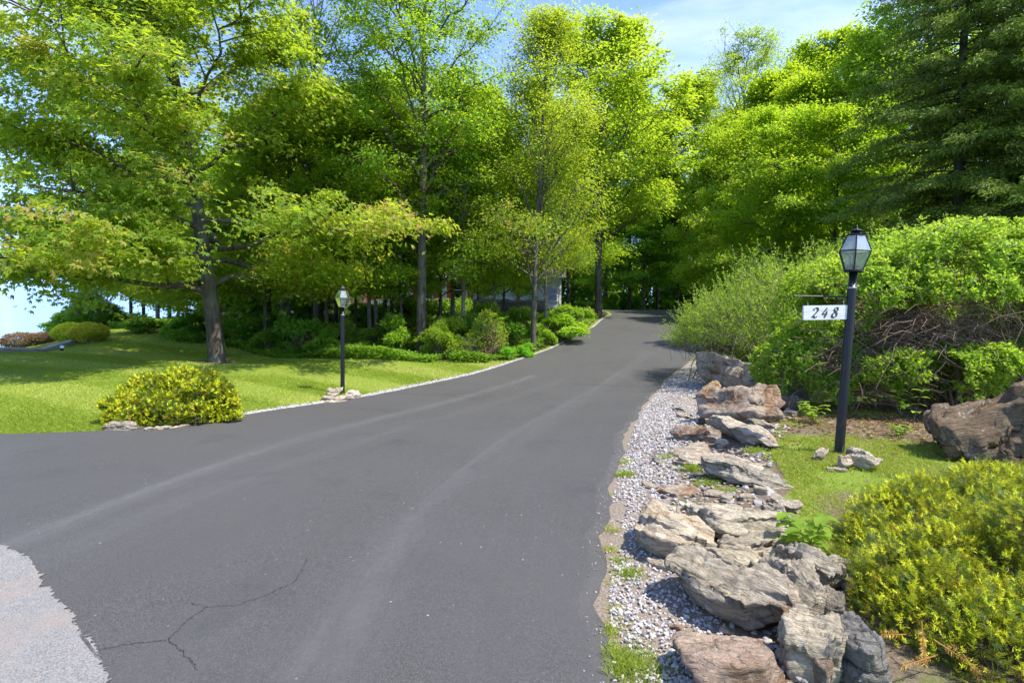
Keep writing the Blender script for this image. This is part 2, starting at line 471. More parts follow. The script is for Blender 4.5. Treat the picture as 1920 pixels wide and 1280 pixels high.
def shingle():
    n = NT('roof_shingle'); o = n.obj()
    b = n.n('ShaderNodeTexBrick', None, Scale=3.2); n.t.links.new(n.mapping(o, (1, 1.6, 1.6)), b.inputs['Vector'])
    b.inputs['Color1'].default_value = (.21, .17, .16, 1); b.inputs['Color2'].default_value = (.28, .23, .22, 1); b.inputs['Mortar'].default_value = (.12, .1, .1, 1)
    return n.done(n.bsdf(b.outputs[0], .9, None, .15))
M['shingle'] = shingle()
M['trim'] = flat('white_trim', (.78, .78, .77), .5)
M['red'] = flat('red_shutter_paint', (.42, .075, .035), .6)
M['pane'] = flat('window_pane', (.025, .03, .035), .08, .6)
M['garage'] = flat('garage_door_paint', (.68, .68, .66), .5)
M['tan'] = flat('tan_door_wood', (.45, .30, .14), .6)
def wood_border():
    n = NT('weathered_timber'); o = n.obj(); f = n.noise(n.mapping(o, (3, 3, 30)), 1, 5, .7)
    return n.done(n.bsdf(n.ramp(f, [(.3, (.22, .19, .16)), (.7, (.48, .44, .39))]), .9, n.bump(f, .4, .005), .1))
M['timber'] = wood_border()
M['car'] = flat('pale_car_paint', (.62, .66, .58), .25, .6)
M['tyre'] = flat('tyre_rubber', (.02, .02, .02), .85)
M['rim'] = flat('alloy_rim', (.45, .45, .46), .35, .5, Metallic=.8)
M['steel'] = flat('grey_fixture_metal', (.35, .35, .34), .45, .5, Metallic=.5)
M['lens'] = flat('fixture_lens', (.78, .8, .8), .1, .6)
def crackm():
    n = NT('crack_fill'); f = n.noise(n.pos(), 60, 3)
    return n.done(n.bsdf(n.ramp(f, [(.35, (.022, .022, .022)), (.7, (.055, .054, .052))]), .95, None, .1))
M['crack'] = crackm()
# ------------------------------------------------------------------ foliage
LEAF = {
    'ovate': (np.array([[0, 0, 0], [.27, .45, .10], [0, 1, -.06], [-.27, .45, .10]], float), np.array([[0, 1, 2, 3]])),
    'maple': (np.array([[0, 0, 0], [.17, .45, .05], [0, 1, -.08], [-.17, .45, .05],
                        [0, .02, 0], [.10, .42, .03], [.62, .72, -.08], [.40, .16, .02],
                        [0, .02, 0], [-.40, .16, .02], [-.62, .72, -.08], [-.10, .42, .03]], float),
              np.array([[0, 1, 2, 3], [4, 7, 6, 5], [8, 11, 10, 9]])),
    'needle': (np.array([[-.5, 0, 0], [.5, 0, 0], [.38, .8, 0], [0, 1, 0], [-.38, .8, 0]], float), None),
}
def leaves(P, A, N, s, kind='ovate', w=1.0):
    tv, tf = LEAF[kind]
    A = nrm(A); B = nrm(np.cross(A, N)); N = np.cross(B, A)
    s = np.broadcast_to(np.asarray(s, float), (len(P),))
    V = P[:, None, :] + s[:, None, None] * (tv[None, :, 0, None] * w * B[:, None, :] + tv[None, :, 1, None] * A[:, None, :] + tv[None, :, 2, None] * N[:, None, :])
    n, k = len(P), len(tv)
    F = (np.arange(n)[:, None, None] * k + tf[None]).reshape(-1, tf.shape[1])
    return V.reshape(-1, 3), F, k

def add_leaves(acc, P, A, N, s, tint, kind='ovate', w=1.0):
    V, F, k = leaves(P, A, N, s, kind, w)
    acc.add(V, F, np.repeat(tint, k))

def rdir(r, n):
    return nrm(r.normal(size=(n, 3)))

def bez(a, b, c, n):
    t = np.linspace(0, 1, n)[:, None]
    return (1 - t) ** 2 * a + 2 * t * (1 - t) * b + t * t * c

def broadleaf(seed, Ht, base, R, n_prim=26, n_sec=7, trunk_r=.16, leaf=.12, n_leaf=70000, kind='ovate', off=(0, 0), lean=(0, 0), prof='egg',
              rise=(.1, .26), clump=.5, wiggle=.12, bare_top=0, tint_bias=0.0, skirt=False, gaps=0.15, forks=0, dead=0, flatness=.30):
    """A tree with its foot at the origin: returns trunk mesh (with limbs) and crown mesh."""
    r = np.random.default_rng(seed)
    wood = Acc(); crown = Acc()
    off = np.array(off, float); lean = np.array(lean, float)
    top = np.array([off[0] * .8 + lean[0], off[1] * .8 + lean[1], Ht * .95])
    nt = 12
    ts = np.linspace(0, 1, nt)
    spine = np.stack([top[0] * ts ** 1.3, top[1] * ts ** 1.3, top[2] * ts], -1)
    spine[1:-1, :2] += np.cumsum(r.normal(size=(nt - 2, 2)) * wiggle * .5, 0) * np.linspace(.3, 1, nt - 2)[:, None] * .6
    rad = trunk_r * (1 - ts * .93) ** .8
    rad[0] *= 1.35
    sp2 = np.insert(spine, 1, spine[0] + (spine[1] - spine[0]) * .12, 0); sp2[0, 2] = -.25
    rd2 = np.insert(rad, 1, trunk_r * 1.04)
    tube(wood, sp2, rd2, 12)
    def trunk_at(t):
        return np.array([np.interp(t, ts, spine[:, k]) for k in range(3)])
    def env(t):                                                  # crown radius at relative height inside the crown
        t = np.clip(t, 0, 1)
        if prof == 'egg': return (np.sin(PI * (.14 + .83 * t)) ** .75)
        if prof == 'vase': return np.sin(PI * (.10 + .80 * t ** 1.25)) ** .7
        if prof == 'dome': return np.sqrt(np.maximum(1 - (t * .96) ** 2.2, 0)) * (.8 + .2 * np.minimum(t * 5, 1))
        if prof == 'maple': return np.maximum(1 - t ** 2.5, 0) ** .6 * (.85 + .15 * np.minimum(t * 5, 1))
        if prof == 'spire': return np.minimum(t / .22 + .35, 1.0) * np.maximum(1 - ((t - .2) / .82) * (t > .2), .04) ** .85
        if prof == 'column': return .55 + .45 * np.sin(PI * (.2 + .75 * t))
        return 1.0
    hb = base * Ht
    cl_p, cl_d, cl_w = [], [], []
    ga = r.uniform(0, 6.28)
    for i in range(n_prim):
        u = (i + .5) / n_prim
        h0 = hb * (.92 if skirt else 1.0) + (Ht * .90 - hb) * u ** 1.1
        t0 = h0 / Ht
        az = ga + i * 2.39996 + r.normal() * .25
        st = trunk_at(min(t0 / .95, 1))
        rs = r.uniform(*rise) * (.7 + .9 * u)
        if skirt and u < .3: rs = r.uniform(-.02, .07)
        h1_ = min(h0 + rs * Ht, Ht * .99)
        tt = (h1_ - hb) / (Ht - hb)
        rr = R * env(tt) * r.uniform(.72, 1.08)
        c = off * min(1.0, max(0.3, (h1_ / Ht)))
        end = np.array([c[0] + rr * math.cos(az), c[1] + rr * math.sin(az), h1_])
        mid = st * .45 + end * .55 + np.array([0, 0, (.05 if not skirt else .04) * Ht * r.uniform(.2, 1.0)])
        P = bez(st, mid, end, 8)
        P[1:-1] += r.normal(size=(6, 3)) * .05 * rr * .6
        L = np.linalg.norm(end - st)
        pr = trunk_r * (1 - t0) ** .7 * .42 + .008
        tube(wood, P, np.linspace(pr, .008, 8), 6)
        bare = u > 1 - bare_top
        for j in range(n_sec):
            t = .22 + .78 * (j + r.uniform(0, .9)) / n_sec
            t = min(t, 1.0)
            q = np.array([np.interp(t, np.linspace(0, 1, 8), P[:, k]) for k in range(3)])
            tg = nrm((end - st)[None])[0]
            side = nrm(np.cross(tg, [0, 0, 1])[None])[0] * (1 if j % 2 else -1)
            d = nrm((tg * r.uniform(.5, 1.0) + side * r.uniform(.5, 1.1) + np.array([0, 0, r.uniform(-.1, .55)]))[None])[0]
            sl = L * r.uniform(.22, .45) * (1.15 - .55 * t) + .25
            e2 = q + d * sl
            m2 = (q + e2) / 2 + r.normal(size=3) * .06 * sl
            Q = bez(q, m2, e2, 4)
            tube(wood, Q, np.linspace(pr * .35 + .004, .004, 4), 4)
            if bare: 
                for _ in range(2):
                    w0 = q + d * sl * r.uniform(.3, .8)
                    tube(wood, np.array([w0, w0 + nrm((d + rdir(r, 1)[0] * .7 + [0, 0, .4])[None])[0] * sl * .6]), [.005, .002], 3)
                continue
            for uu in (.35, .65, 1.0):
                cl_p.append(q + d * sl * uu + r.normal(size=3) * .10); cl_d.append(d); cl_w.append(r.uniform(.5, 1.2))
            for _ in range(2):                                   # little twigs
                w0 = q + d * sl * r.uniform(.3, .9)
                dv = nrm((d * .6 + rdir(r, 1)[0])[None])[0]
                w1 = w0 + dv * sl * r.uniform(.3, .6)
                tube(wood, np.array([w0, w1]), [.005, .002], 3)
                cl_p.append(w1); cl_d.append(dv); cl_w.append(r.uniform(.4, .9))
    for k in range(dead):                                        # dead bare branches low on the trunk
        t0 = r.uniform(base * .7, .5); st = trunk_at(t0)
        az = r.uniform(0, 6.28); L = r.uniform(.8, 2.2)
        e = st + np.array([math.cos(az) * L, math.sin(az) * L, r.uniform(-.3, .6) * L])
        P = bez(st, (st + e) / 2 + r.normal(size=3) * .2, e, 5)
        tube(wood, P, np.linspace(.022, .004, 5), 4)
        for _ in range(4):
            q = P[r.integers(2, 5)]; tube(wood, np.array([q, q + rdir(r, 1)[0] * L * .3]), [.006, .002], 3)
    cl_p = np.array(cl_p); cl_d = np.array(cl_d); cl_w = np.array(cl_w)
    keep = vnoise(cl_p * .8 + 31.7, seed) > -1 + (gaps + .07) * 2
    cl_p, cl_d, cl_w = cl_p[keep], cl_d[keep], cl_w[keep]
    cnt = r.multinomial(n_leaf, cl_w / cl_w.sum())
    idx = np.repeat(np.arange(len(cl_p)), cnt)
    n = len(idx)
    ctint = r.normal(size=len(cl_p)) * .14 + .10 * vnoise(cl_p * .8, seed + 4)
    csz = r.uniform(.45, 1.4, size=len(cl_p)) * clump
    g = r.normal(size=(n, 3)) * .55
    g[:, 2] *= flatness * r.uniform(.6, 2.0, size=len(cl_p))[idx]
    p = cl_p[idx] + g * csz[idx][:, None]
    rad2 = np.hypot(g[:, 0], g[:, 1])
    p[:, 2] -= rad2 ** 2 * .22 * csz[idx]                         # a spray droops at its rim
    cen = np.array([off[0] * .8, off[1] * .8, hb + (Ht - hb) * .45])
    outw = nrm(p - cen)
    N = nrm(np.array([0, 0, .85]) + outw * .45 + r.normal(size=(n, 3)) * .48)
    A = nrm(outw * .5 + cl_d[idx] * .4 + g * .7 + r.normal(size=(n, 3)) * .5 + np.array([0, 0, -.35]))
    A = nrm(A - (A * N).sum(-1, keepdims=True) * N * .8)
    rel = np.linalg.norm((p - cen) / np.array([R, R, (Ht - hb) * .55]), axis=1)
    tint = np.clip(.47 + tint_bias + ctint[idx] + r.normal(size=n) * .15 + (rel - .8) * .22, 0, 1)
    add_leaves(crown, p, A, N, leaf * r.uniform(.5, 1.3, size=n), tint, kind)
    return wood.mesh('trunk', True), crown.mesh('crown')

def spruce(seed, Ht, R, trunk_r=.2, base=.03, n_sprig=90000):
    r = np.random.default_rng(seed)
    wood = Acc(); crown = Acc()
    tube(wood, [[0, 0, -.2], [0, 0, Ht * .3], [.05, 0, Ht * .7], [0, .03, Ht]], [trunk_r * 1.15, trunk_r * .8, trunk_r * .4, .01], 10)
    nw = 34
    P_, D_, W_ = [], [], []
    for i in range(nw):
        u = (i + .3) / nw
        h = Ht * (base + (.98 - base) * u)
        nb = 9 if u < .8 else 6
        a0 = r.uniform(0, 6.28)
        for k in range(nb):
            az = a0 + k * 2 * PI / nb + r.normal() * .2
            L = R * (1 - u) ** .72 * r.uniform(.72, 1.1) + .18
            drop = -.10 - .22 * (1 - u)
            hh = h + r.normal() * .30
            e = np.array([math.cos(az) * L, math.sin(az) * L, hh + drop * L * r.uniform(.4, 1.3)])
            s0 = np.array([0, 0, hh]); m = (s0 + e) / 2 + np.array([0, 0, .10 * L])
            e2 = e + np.array([math.cos(az), math.sin(az), .45]) * .10 * L
            P = bez(s0, m, e2, 7)
            tube(wood, P, np.linspace(.03 * (1 - u) + .01, .004, 7), 4)
            tg = nrm((e2 - s0)[None])[0]; side = np.array([-math.sin(az), math.cos(az), 0])
            nsub = max(4, int(L * 7))
            for j in range(nsub):
                t = .18 + .82 * (j + r.uniform(0, 1)) / nsub
                q = np.array([np.interp(t, np.linspace(0, 1, 7), P[:, c]) for c in range(3)])
                sl = (.20 + .32 * L * (1.05 - t) * .6) * r.uniform(.6, 1.2)
                for sg in (-1, 1):
                    d = nrm((tg * .75 + side * sg * .75 + np.array([0, 0, r.uniform(-.5, .02)]))[None])[0]
                    nn = max(3, int(sl * 9))
                    for v in range(nn):
                        P_.append(q + d * sl * (v + r.uniform(0, 1)) / nn); D_.append(d); W_.append(t)
    P_ = np.array(P_); D_ = np.array(D_); W_ = np.array(W_)
    idx = r.integers(0, len(P_), n_sprig)
    n = len(idx)
    p = P_[idx] + r.normal(size=(n, 3)) * [.06, .06, .05]
    d = nrm(D_[idx] * 1.0 + r.normal(size=(n, 3)) * .42 + np.array([0, 0, -.12]))
    N = nrm(np.array([0, 0, .7]) + r.normal(size=(n, 3)) * .6)
    tint = np.clip(.34 + r.normal(size=n) * .15 + W_[idx] * .22 + (r.random(n) < .16) * .32, 0, 1)
    add_leaves(crown, p, d, N, r.uniform(.09, .17, size=n), tint, 'ovate', .55)
    return wood.mesh('trunk', True), crown.mesh('crown')

def blob_points(r, blobs, n, inner=.0, low=-.35):
    """points on the skin of a heap of ellipsoids, with their outward directions"""
    B = np.array([b[:3] for b in blobs], float); S = np.array([b[3:6] for b in blobs], float)
    area = (S[:, 0] * S[:, 1] + S[:, 1] * S[:, 2] + S[:, 0] * S[:, 2])
    k = r.choice(len(B), size=int(n * 2.2), p=area / area.sum())
    d = rdir(r, len(k)); d = d[d[:, 2] > low]; k = k[:len(d)]
    sh = 1 - inner * r.random(len(d)) ** 1.3
    bump = fbm(B[k] * 3.1 + d * S[k] * 1.5 / max(S.mean(), .3) ** .5, 77, 3) * .17
    p = B[k] + d * S[k] * (sh + bump)[:, None]
    ok = np.ones(len(p), bool)
    for b, s in zip(B, S):
        ok &= (((p - b) / (s * (.80 if inner == 0 else .80 - inner * .5))) ** 2).sum(1) > 1
    p, d, k, sh = p[ok], d[ok], k[ok], sh[ok]
    nn = nrm(d / S[k])
    return p[:n], nn[:n], sh[:n]

def tuft(acc, r, P, D, kmin, kmax, size, spread, tint, kind='ovate', up=.35, w=1.0):
    """a rosette of leaves at each point"""
    k = r.integers(kmin, kmax + 1, size=len(P))
    idx = np.repeat(np.arange(len(P)), k); n = len(idx)
    v = rdir(r, n)
    A = nrm(D[idx] * .75 + v * .95 + np.array([0, 0, .1]))
    N = nrm(np.array([0, 0, up]) + D[idx] * .5 + rdir(r, n) * .55)
    A = nrm(A - (A * N).sum(-1, keepdims=True) * N * .7)
    p = P[idx] + v * spread * r.random(n)[:, None]
    t = np.clip(tint[idx] + r.normal(size=n) * .10, 0, 1)
    add_leaves(acc, p, A, N, size * r.uniform(.6, 1.15, size=n), t, kind, w)

def shrub(seed, blobs, n_tuft, leaf, k=(5, 9), spread=.04, n_stem=60, root=(0, 0, 0), stem_r=.012, gap=.2, gapscale=1.6, hollow=None, bias=0.0,
          inner=.35, twigs=0, low=-.35, roots=.3, w=1.0, extra=None):
    """returns stem mesh, foliage mesh, skin points"""
    r = np.random.default_rng(seed)
    wood = Acc(); fol = Acc()
    P, D, sh = blob_points(r, blobs, n_tuft, inner, low)
    keep = vnoise(P * gapscale + 11.3, seed) > -1 + 2 * gap
    if hollow is not None:
        for (c, s) in hollow:
            q = ((P - np.array(c)) / np.array(s))
            keep &= (q ** 2).sum(1) + .35 * vnoise(P * 3.1, seed + 5) > 1
    P, D, sh = P[keep], D[keep], sh[keep]
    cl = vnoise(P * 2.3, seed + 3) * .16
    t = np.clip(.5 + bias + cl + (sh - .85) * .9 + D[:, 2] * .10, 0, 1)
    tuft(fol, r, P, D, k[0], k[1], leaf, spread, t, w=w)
    pick = r.choice(len(P), size=min(n_stem, len(P)), replace=False)
    for i in pick:
        a = np.array(root, float) + np.append(r.normal(size=2) * roots, -.05)
        e = P[i]; m = a * .35 + e * .65 + np.array([0, 0, .12 * np.linalg.norm(e - a)]) + r.normal(size=3) * .12
        Q = bez(a, m, e, 7)
        Q[1:-1] += r.normal(size=(5, 3)) * .03
        tube(wood, Q, np.linspace(stem_r, .003, 7), 5)
    if twigs:
        for i in r.choice(len(P), size=min(twigs, len(P)), replace=False):
            e = P[i] + D[i] * r.uniform(0, .1); L = r.uniform(.25, .6)
            d = nrm((-D[i] + np.array([0, 0, -.3]) + r.normal(size=3) * .5)[None])[0]
            a = e + d * L
            tube(wood, bez(a, (a + e) / 2 + r.normal(size=3) * .07, e, 4), np.linspace(.006, .002, 4), 3)
    if extra: extra(r, wood, fol)
    return wood.mesh('stems', True), fol.mesh('foliage'), (P, D)

def yew(seed, blobs, n_shoot, needle=.022, width=.0030, shoot=.07, n_needle=20, gold=.6, brown=.01, low=-.5, inner=.3, keepf=None):
    """a low conifer bush: shoots with two ranks of flat needles"""
    r = np.random.default_rng(seed)
    fol = Acc(); wood = Acc()
    P, D, sh = blob_points(r, blobs, n_shoot, inner, low)
    if keepf is not None:
        kf = keepf(P); P, D, sh = P[kf], D[kf], sh[kf]
    n = len(P)
    d = nrm(D * .75 + np.array([0, 0, .45]) + r.normal(size=(n, 3)) * .42)
    side = nrm(np.cross(d, nrm(np.array([0, 0, 1.0]) + r.normal(size=(n, 3)) * .35)))
    upv = np.cross(side, d)
    clump = vnoise(P / (shoot * 3.2), seed) * .5 + .5
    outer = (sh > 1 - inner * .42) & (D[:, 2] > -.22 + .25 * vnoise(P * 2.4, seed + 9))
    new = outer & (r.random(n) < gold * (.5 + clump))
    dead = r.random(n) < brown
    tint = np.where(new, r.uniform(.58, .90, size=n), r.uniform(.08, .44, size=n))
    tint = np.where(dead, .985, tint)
    L = shoot * np.where(new, r.uniform(.5, .85, size=n), r.uniform(.8, 1.35, size=n))
    m = n_needle
    u = (np.arange(m) // 2 + .5) / (m / 2)
    sg = np.where(np.arange(m) % 2, 1.0, -1.0)
    base = P[:, None, :] + d[:, None, :] * (L[:, None] * (u[None] - .35))[..., None]
    fan = np.where(new[:, None], .35 + .65 * u[None], .25 + .35 * u[None])
    th = r.uniform(0, 2 * PI, size=(n, m, 1))
    star = np.cos(th) * side[:, None, :] + np.sin(th) * upv[:, None, :] + d[:, None, :] * (.55 + .5 * u[None, :, None])
    A = side[:, None, :] * sg[None, :, None] * (1.05 - .55 * fan)[..., None] + d[:, None, :] * fan[..., None] * 1.2 + upv[:, None, :] * np.where(new, .45, .08)[:, None, None] + r.normal(size=(n, m, 3)) * .16
    A = np.where(new[:, None, None], star, A)
    A = nrm(A.reshape(-1, 3)); base = base.reshape(-1, 3)
    N = nrm(np.repeat(upv, m, 0) + r.normal(size=(n * m, 3)) * .3)
    B = nrm(np.cross(A, N))
    ln = needle * np.repeat(np.where(new, .8, 1.05), m) * r.uniform(.75, 1.15, size=n * m)
    wd = width * r.uniform(.8, 1.2, size=n * m)
    V = np.stack([base - B * wd[:, None] * .5, base + B * wd[:, None] * .5, base + A * (ln * .75)[:, None] + B * wd[:, None] * .45, base + A * ln[:, None], base + A * (ln * .75)[:, None] - B * wd[:, None] * .45], 1).reshape(-1, 3)
    F = np.arange(n * m)[:, None] * 5 + np.arange(5)[None]
    fol.add(V, F, np.repeat(np.clip(np.repeat(tint, m) + r.normal(size=n * m) * .02, 0, 1), 5))
    for i in r.choice(n, size=min(n, 500), replace=False):
        e = P[i]; a = e - D[i] * r.uniform(.12, .3) + np.array([0, 0, -.12])
        tube(wood, np.array([a, (a + e) / 2 + r.normal(size=3) * .015, e]), [.006, .004, .002], 4)
    cen = np.array([P[:, 0].mean(), P[:, 1].mean() + .05, .0])
    for i in r.choice(n, size=90, replace=False):
        e = P[i] - D[i] * .05
        tube(wood, bez(cen + np.append(r.normal(size=2) * .06, -.02), cen * .4 + e * .6 + r.normal(size=3) * .04, e, 6), np.linspace(.012, .004, 6), 5)
    return wood.mesh('stems', True), fol.mesh('foliage')

# ------------------------------------------------------------------ rocks
_ico = {}
def ico(sub):
    if sub not in _ico:
        b = bmesh.new(); bmesh.ops.create_icosphere(b, subdivisions=sub, radius=1)
        b.verts.ensure_lookup_table()
        _ico[sub] = (np.array([v.co[:] for v in b.verts]), np.array([[v.index for v in f.verts] for f in b.faces]))
        b.free()
    return _ico[sub]

def rock_mesh(seed, L, Wd, Hh, sub=5, planes=13, rough=1.0, flat_top=.6, edge=34.0):
    """an angular slab: a ball cut by planes, then split into layers along its own flat direction"""
    r = np.random.default_rng(seed)
    d, F = ico(sub)
    pn = rdir(r, planes); pn[:, 2] *= .5; pn = nrm(pn)
    po = r.uniform(.55, .92, size=planes)
    pn = np.vstack([pn, nrm(np.array([[r.normal() * .12, r.normal() * .12, 1.0], [r.normal() * .1, r.normal() * .1, -1.0]]))])
    po = np.append(po, [flat_top, .75])
    dots = d @ pn.T
    inv = np.maximum(dots / po, 1e-3)
    rr = 1.0 / (np.concatenate([inv, np.full((len(d), 1), 1.0)], 1) ** edge).sum(1) ** (1 / edge)
    p = d * rr[:, None]
    p /= np.abs(p).max(0)
    S = np.array([L, Wd, Hh]) / 2
    q = p * S
    sz = min(L, Wd)
    sidef = np.sqrt(np.maximum(1 - d[:, 2] ** 2, 0))
    lay = vnoise(np.stack([q[:, 0] * 3, q[:, 1] * 3, q[:, 2] / max(Hh, .05) * 7 + .35 * vnoise(q * 5, seed)], -1), seed + 1)
    step = np.tanh(lay * 4)
    q[:, :2] *= (1 + .085 * rough * step * sidef)[:, None]
    n1 = fbm(q / sz * 3.2, seed + 2, 5)
    q += d * (n1 * .05 * sz * rough)[:, None]
    ridg = 1 - np.abs(vnoise(np.stack([q[:, 0] / sz * 2.2 + q[:, 1] / sz * 1.2, q[:, 1] / sz * 6.5 - q[:, 0] / sz * 1.4, q[:, 2] * 6], -1), seed + 3))
    q[:, 2] -= (np.maximum(ridg - .78, 0) * .34 * Hh * rough + .02 * Hh * vnoise(q / sz * 14, seed + 6)) * (d[:, 2] > -.2)
    terr = vnoise(np.stack([q[:, 0] / sz * 1.8, q[:, 1] / sz * 2.6, np.zeros(len(q))], -1), seed + 8)
    q[:, 2] += np.round(terr * 2.8) / 2.8 * .17 * Hh * rough * (d[:, 2] > .1)
    return np_mesh('rock', q, [F], True)

def place_rock(name, label, seed, a, b, wpx, hgt, rust=.35, col=(1, 1, 1), sink=.35, tilt=0.0, roll=0.0, cat='rock', group=None, sub=5, rough=1.0, lift=0.0, flat_top=.6):
    """a, b: the two ends of its long axis as photo pixels on the ground; wpx: its width in photo pixels"""
    A, B = ground(*a), ground(*b)
    c = (A + B) / 2
    dv = B - A
    L = max(math.hypot(dv.x, dv.y), .08) * (1.12 if cat == 'rock' else 1)
    wd = wpx / FPX * c.y * (1.18 if cat == 'rock' else 1)
    me = rock_mesh(seed, L, wd, hgt, sub, rough=rough, flat_top=flat_top)
    o = link(name, me, M['rock'])
    z0 = h1(c.x, c.y)
    o.location = (c.x, c.y, z0 + hgt * (.5 - sink) + lift)
    yaw = math.atan2(dv.y, dv.x)
    o.rotation_mode = 'QUATERNION'
    o.rotation_quaternion = (Matrix.Rotation(yaw, 3, 'Z') @ Matrix.Rotation(tilt, 3, 'Y') @ Matrix.Rotation(roll, 3, 'X')).to_quaternion()
    o.color = (*col, rust)
    tag(o, label, cat, group)
    return o
# ------------------------------------------------------------------ the setting
GPOLY = np.array([[g.x, g.y] for g in (ground(*p) for p in [(1110, 1300), (1120, 1180), (1120, 1030), (1135, 935), (1165, 830), (1190, 770), (1240, 712), (1290, 678), (1322, 664), (1345, 690), (1345, 760), (1300, 800), (1290, 850), (1270, 900), (1250, 960), (1260, 1040), (1330, 1090), (1370, 1190), (1400, 1300)])])
BORDER = np.array([[g.x, g.y] for g in (ground(*p) for p in [(1345, 690), (1420, 690), (1500, 765), (1490, 800), (1445, 850), (1470, 890), (1490, 940), (1490, 1010), (1545, 1060), (1600, 1100), (1640, 1300), (1380, 1300), (1330, 1090), (1240, 1040), (1240, 960), (1240, 880), (1290, 790)])])
rng = np.random.default_rng(7)
def axis(lo, hi, f0, f1, st):
    a = list(np.arange(f0, f1 + 1e-6, st)); s = st
    while a[-1] < hi: s *= 1.35; a.append(a[-1] + s)
    s = st
    while a[0] > lo: s *= 1.35; a.insert(0, a[0] - s)
    return np.array(a)
gx = axis(-420, 420, -22, 18, .25); gy = axis(-60, 500, -2, 48, .25)
GX, GY = np.meshgrid(gx, gy)
X, Y = GX.ravel(), GY.ravel()
Z = H(X, Y)
xl, xr = XL(Y), XR(Y)
inside = np.minimum(X - xl, xr - X)                                # metres inside the driveway edge
Z = Z - np.where((Y < 47) & (Y > -6), .10 * np.clip((inside - .12) / .3, 0, 1), 0)
Z = Z + .02 * vnoise(np.stack([X * .9, Y * .9, X * 0], -1), 4) * np.clip(-inside, 0, 1)
wy = wood_y(X)
litter = np.clip((Y - wy) / 1.2 + .5, 0, 1) * np.clip((xl - X) / .5, 0, 1) * (X > -24 + 0 * X)
litter = np.maximum(litter, np.clip((Y - 15) / 4, 0, 1) * np.clip((X - xr - 1.0) / 1.0, 0, 1))
litter = np.maximum(litter, np.clip((Y - 47) / 2, 0, 1))
litter *= np.clip((X + .75 * Y + 3) / 2 + (Y < 24), 0, 1)
so = np.zeros(len(X))
for (c, s) in (((5.3, 8.0), (2.6, 1.4)), ((4.7, 7.0), (1.8, .8)), ((6.6, 6.2), (1.4, .9)), ((2.7, 3.9), (.5, .9)), ((3.0, 2.6), (1.6, 1.5))):
    so = np.maximum(so, np.clip(1.25 - ((X - c[0]) / s[0]) ** 2 - ((Y - c[1]) / s[1]) ** 2, 0, 1))
so = np.maximum(so, in_poly(X, Y, BORDER) * 1.0)
so = np.maximum(so, np.clip(1.2 - np.hypot(X - gp(405, 17).x, Y - 17) / .75, 0, 1))
grit = np.where((X > xr - .1) & (X < xr + .35) & (Y < 24), 1.0, 0) * (Y < 17)
gl = (xl - X)
grit = np.maximum(grit, np.clip(1 - np.abs(gl - .08) / .22, 0, 1) * (Y > 8) * np.clip((22 - Y) / 5, 0, 1))
grit = np.maximum(grit, in_poly(X, Y, GPOLY) * 1.0)
so = np.maximum(so, np.where((X > xr) & (X < xr + 3.2) & (Y > 15) & (Y < 30), .8, 0))
so = np.maximum(so, np.where((gl > .2) & (gl < 2.6) & (Y > 19) & (Y < 36), .62, 0))
ny, nx = GX.shape
i = np.arange(ny - 1)[:, None] * nx + np.arange(nx - 1)[None]
F = np.stack([i, i + 1, i + nx + 1, i + nx], -1).reshape(-1, 4)
me = np_mesh('ground', np.stack([X, Y, Z], -1), [F], True, {'litter': litter, 'soil': so, 'grit': grit})
tag(link('ground', me, M['land']), kind='structure')

# driveway
rows = np.concatenate([np.arange(-5, 6.4, .12), np.arange(6.4, 8.3, .04), np.arange(8.3, 47, .12)])
nc = 90
cs = np.linspace(0, 1, nc)
jl = .05 * vnoise(np.stack([rows * 1.7, rows * 0, rows * 0], -1), 2) + .02 * vnoise(np.stack([rows * 7, rows * 0, rows * 0], -1), 3)
jr = .05 * vnoise(np.stack([rows * 1.9, rows * 0 + 4, rows * 0], -1), 5) + .03 * vnoise(np.stack([rows * 8, rows * 0, rows * 0], -1), 6)
RX = np.empty((len(rows), nc)); RY = np.repeat(rows[:, None], nc, 1)
for k, y in enumerate(rows):
    l_, r_ = XL(y) + jl[k] * min(1, abs(y - 5) / 4), XR(y) + jr[k]
    if l_ < -9:                                                   # the part that runs on to the street: fine columns near, coarse ones far
        RX[k] = np.concatenate([np.linspace(l_, -9, 12)[:-1], np.linspace(-9, r_, nc - 11)])
    else:
        RX[k] = l_ + (r_ - l_) * cs
RZ = H(RX, RY) + .015
px_, py_ = RX.ravel(), RY.ravel()
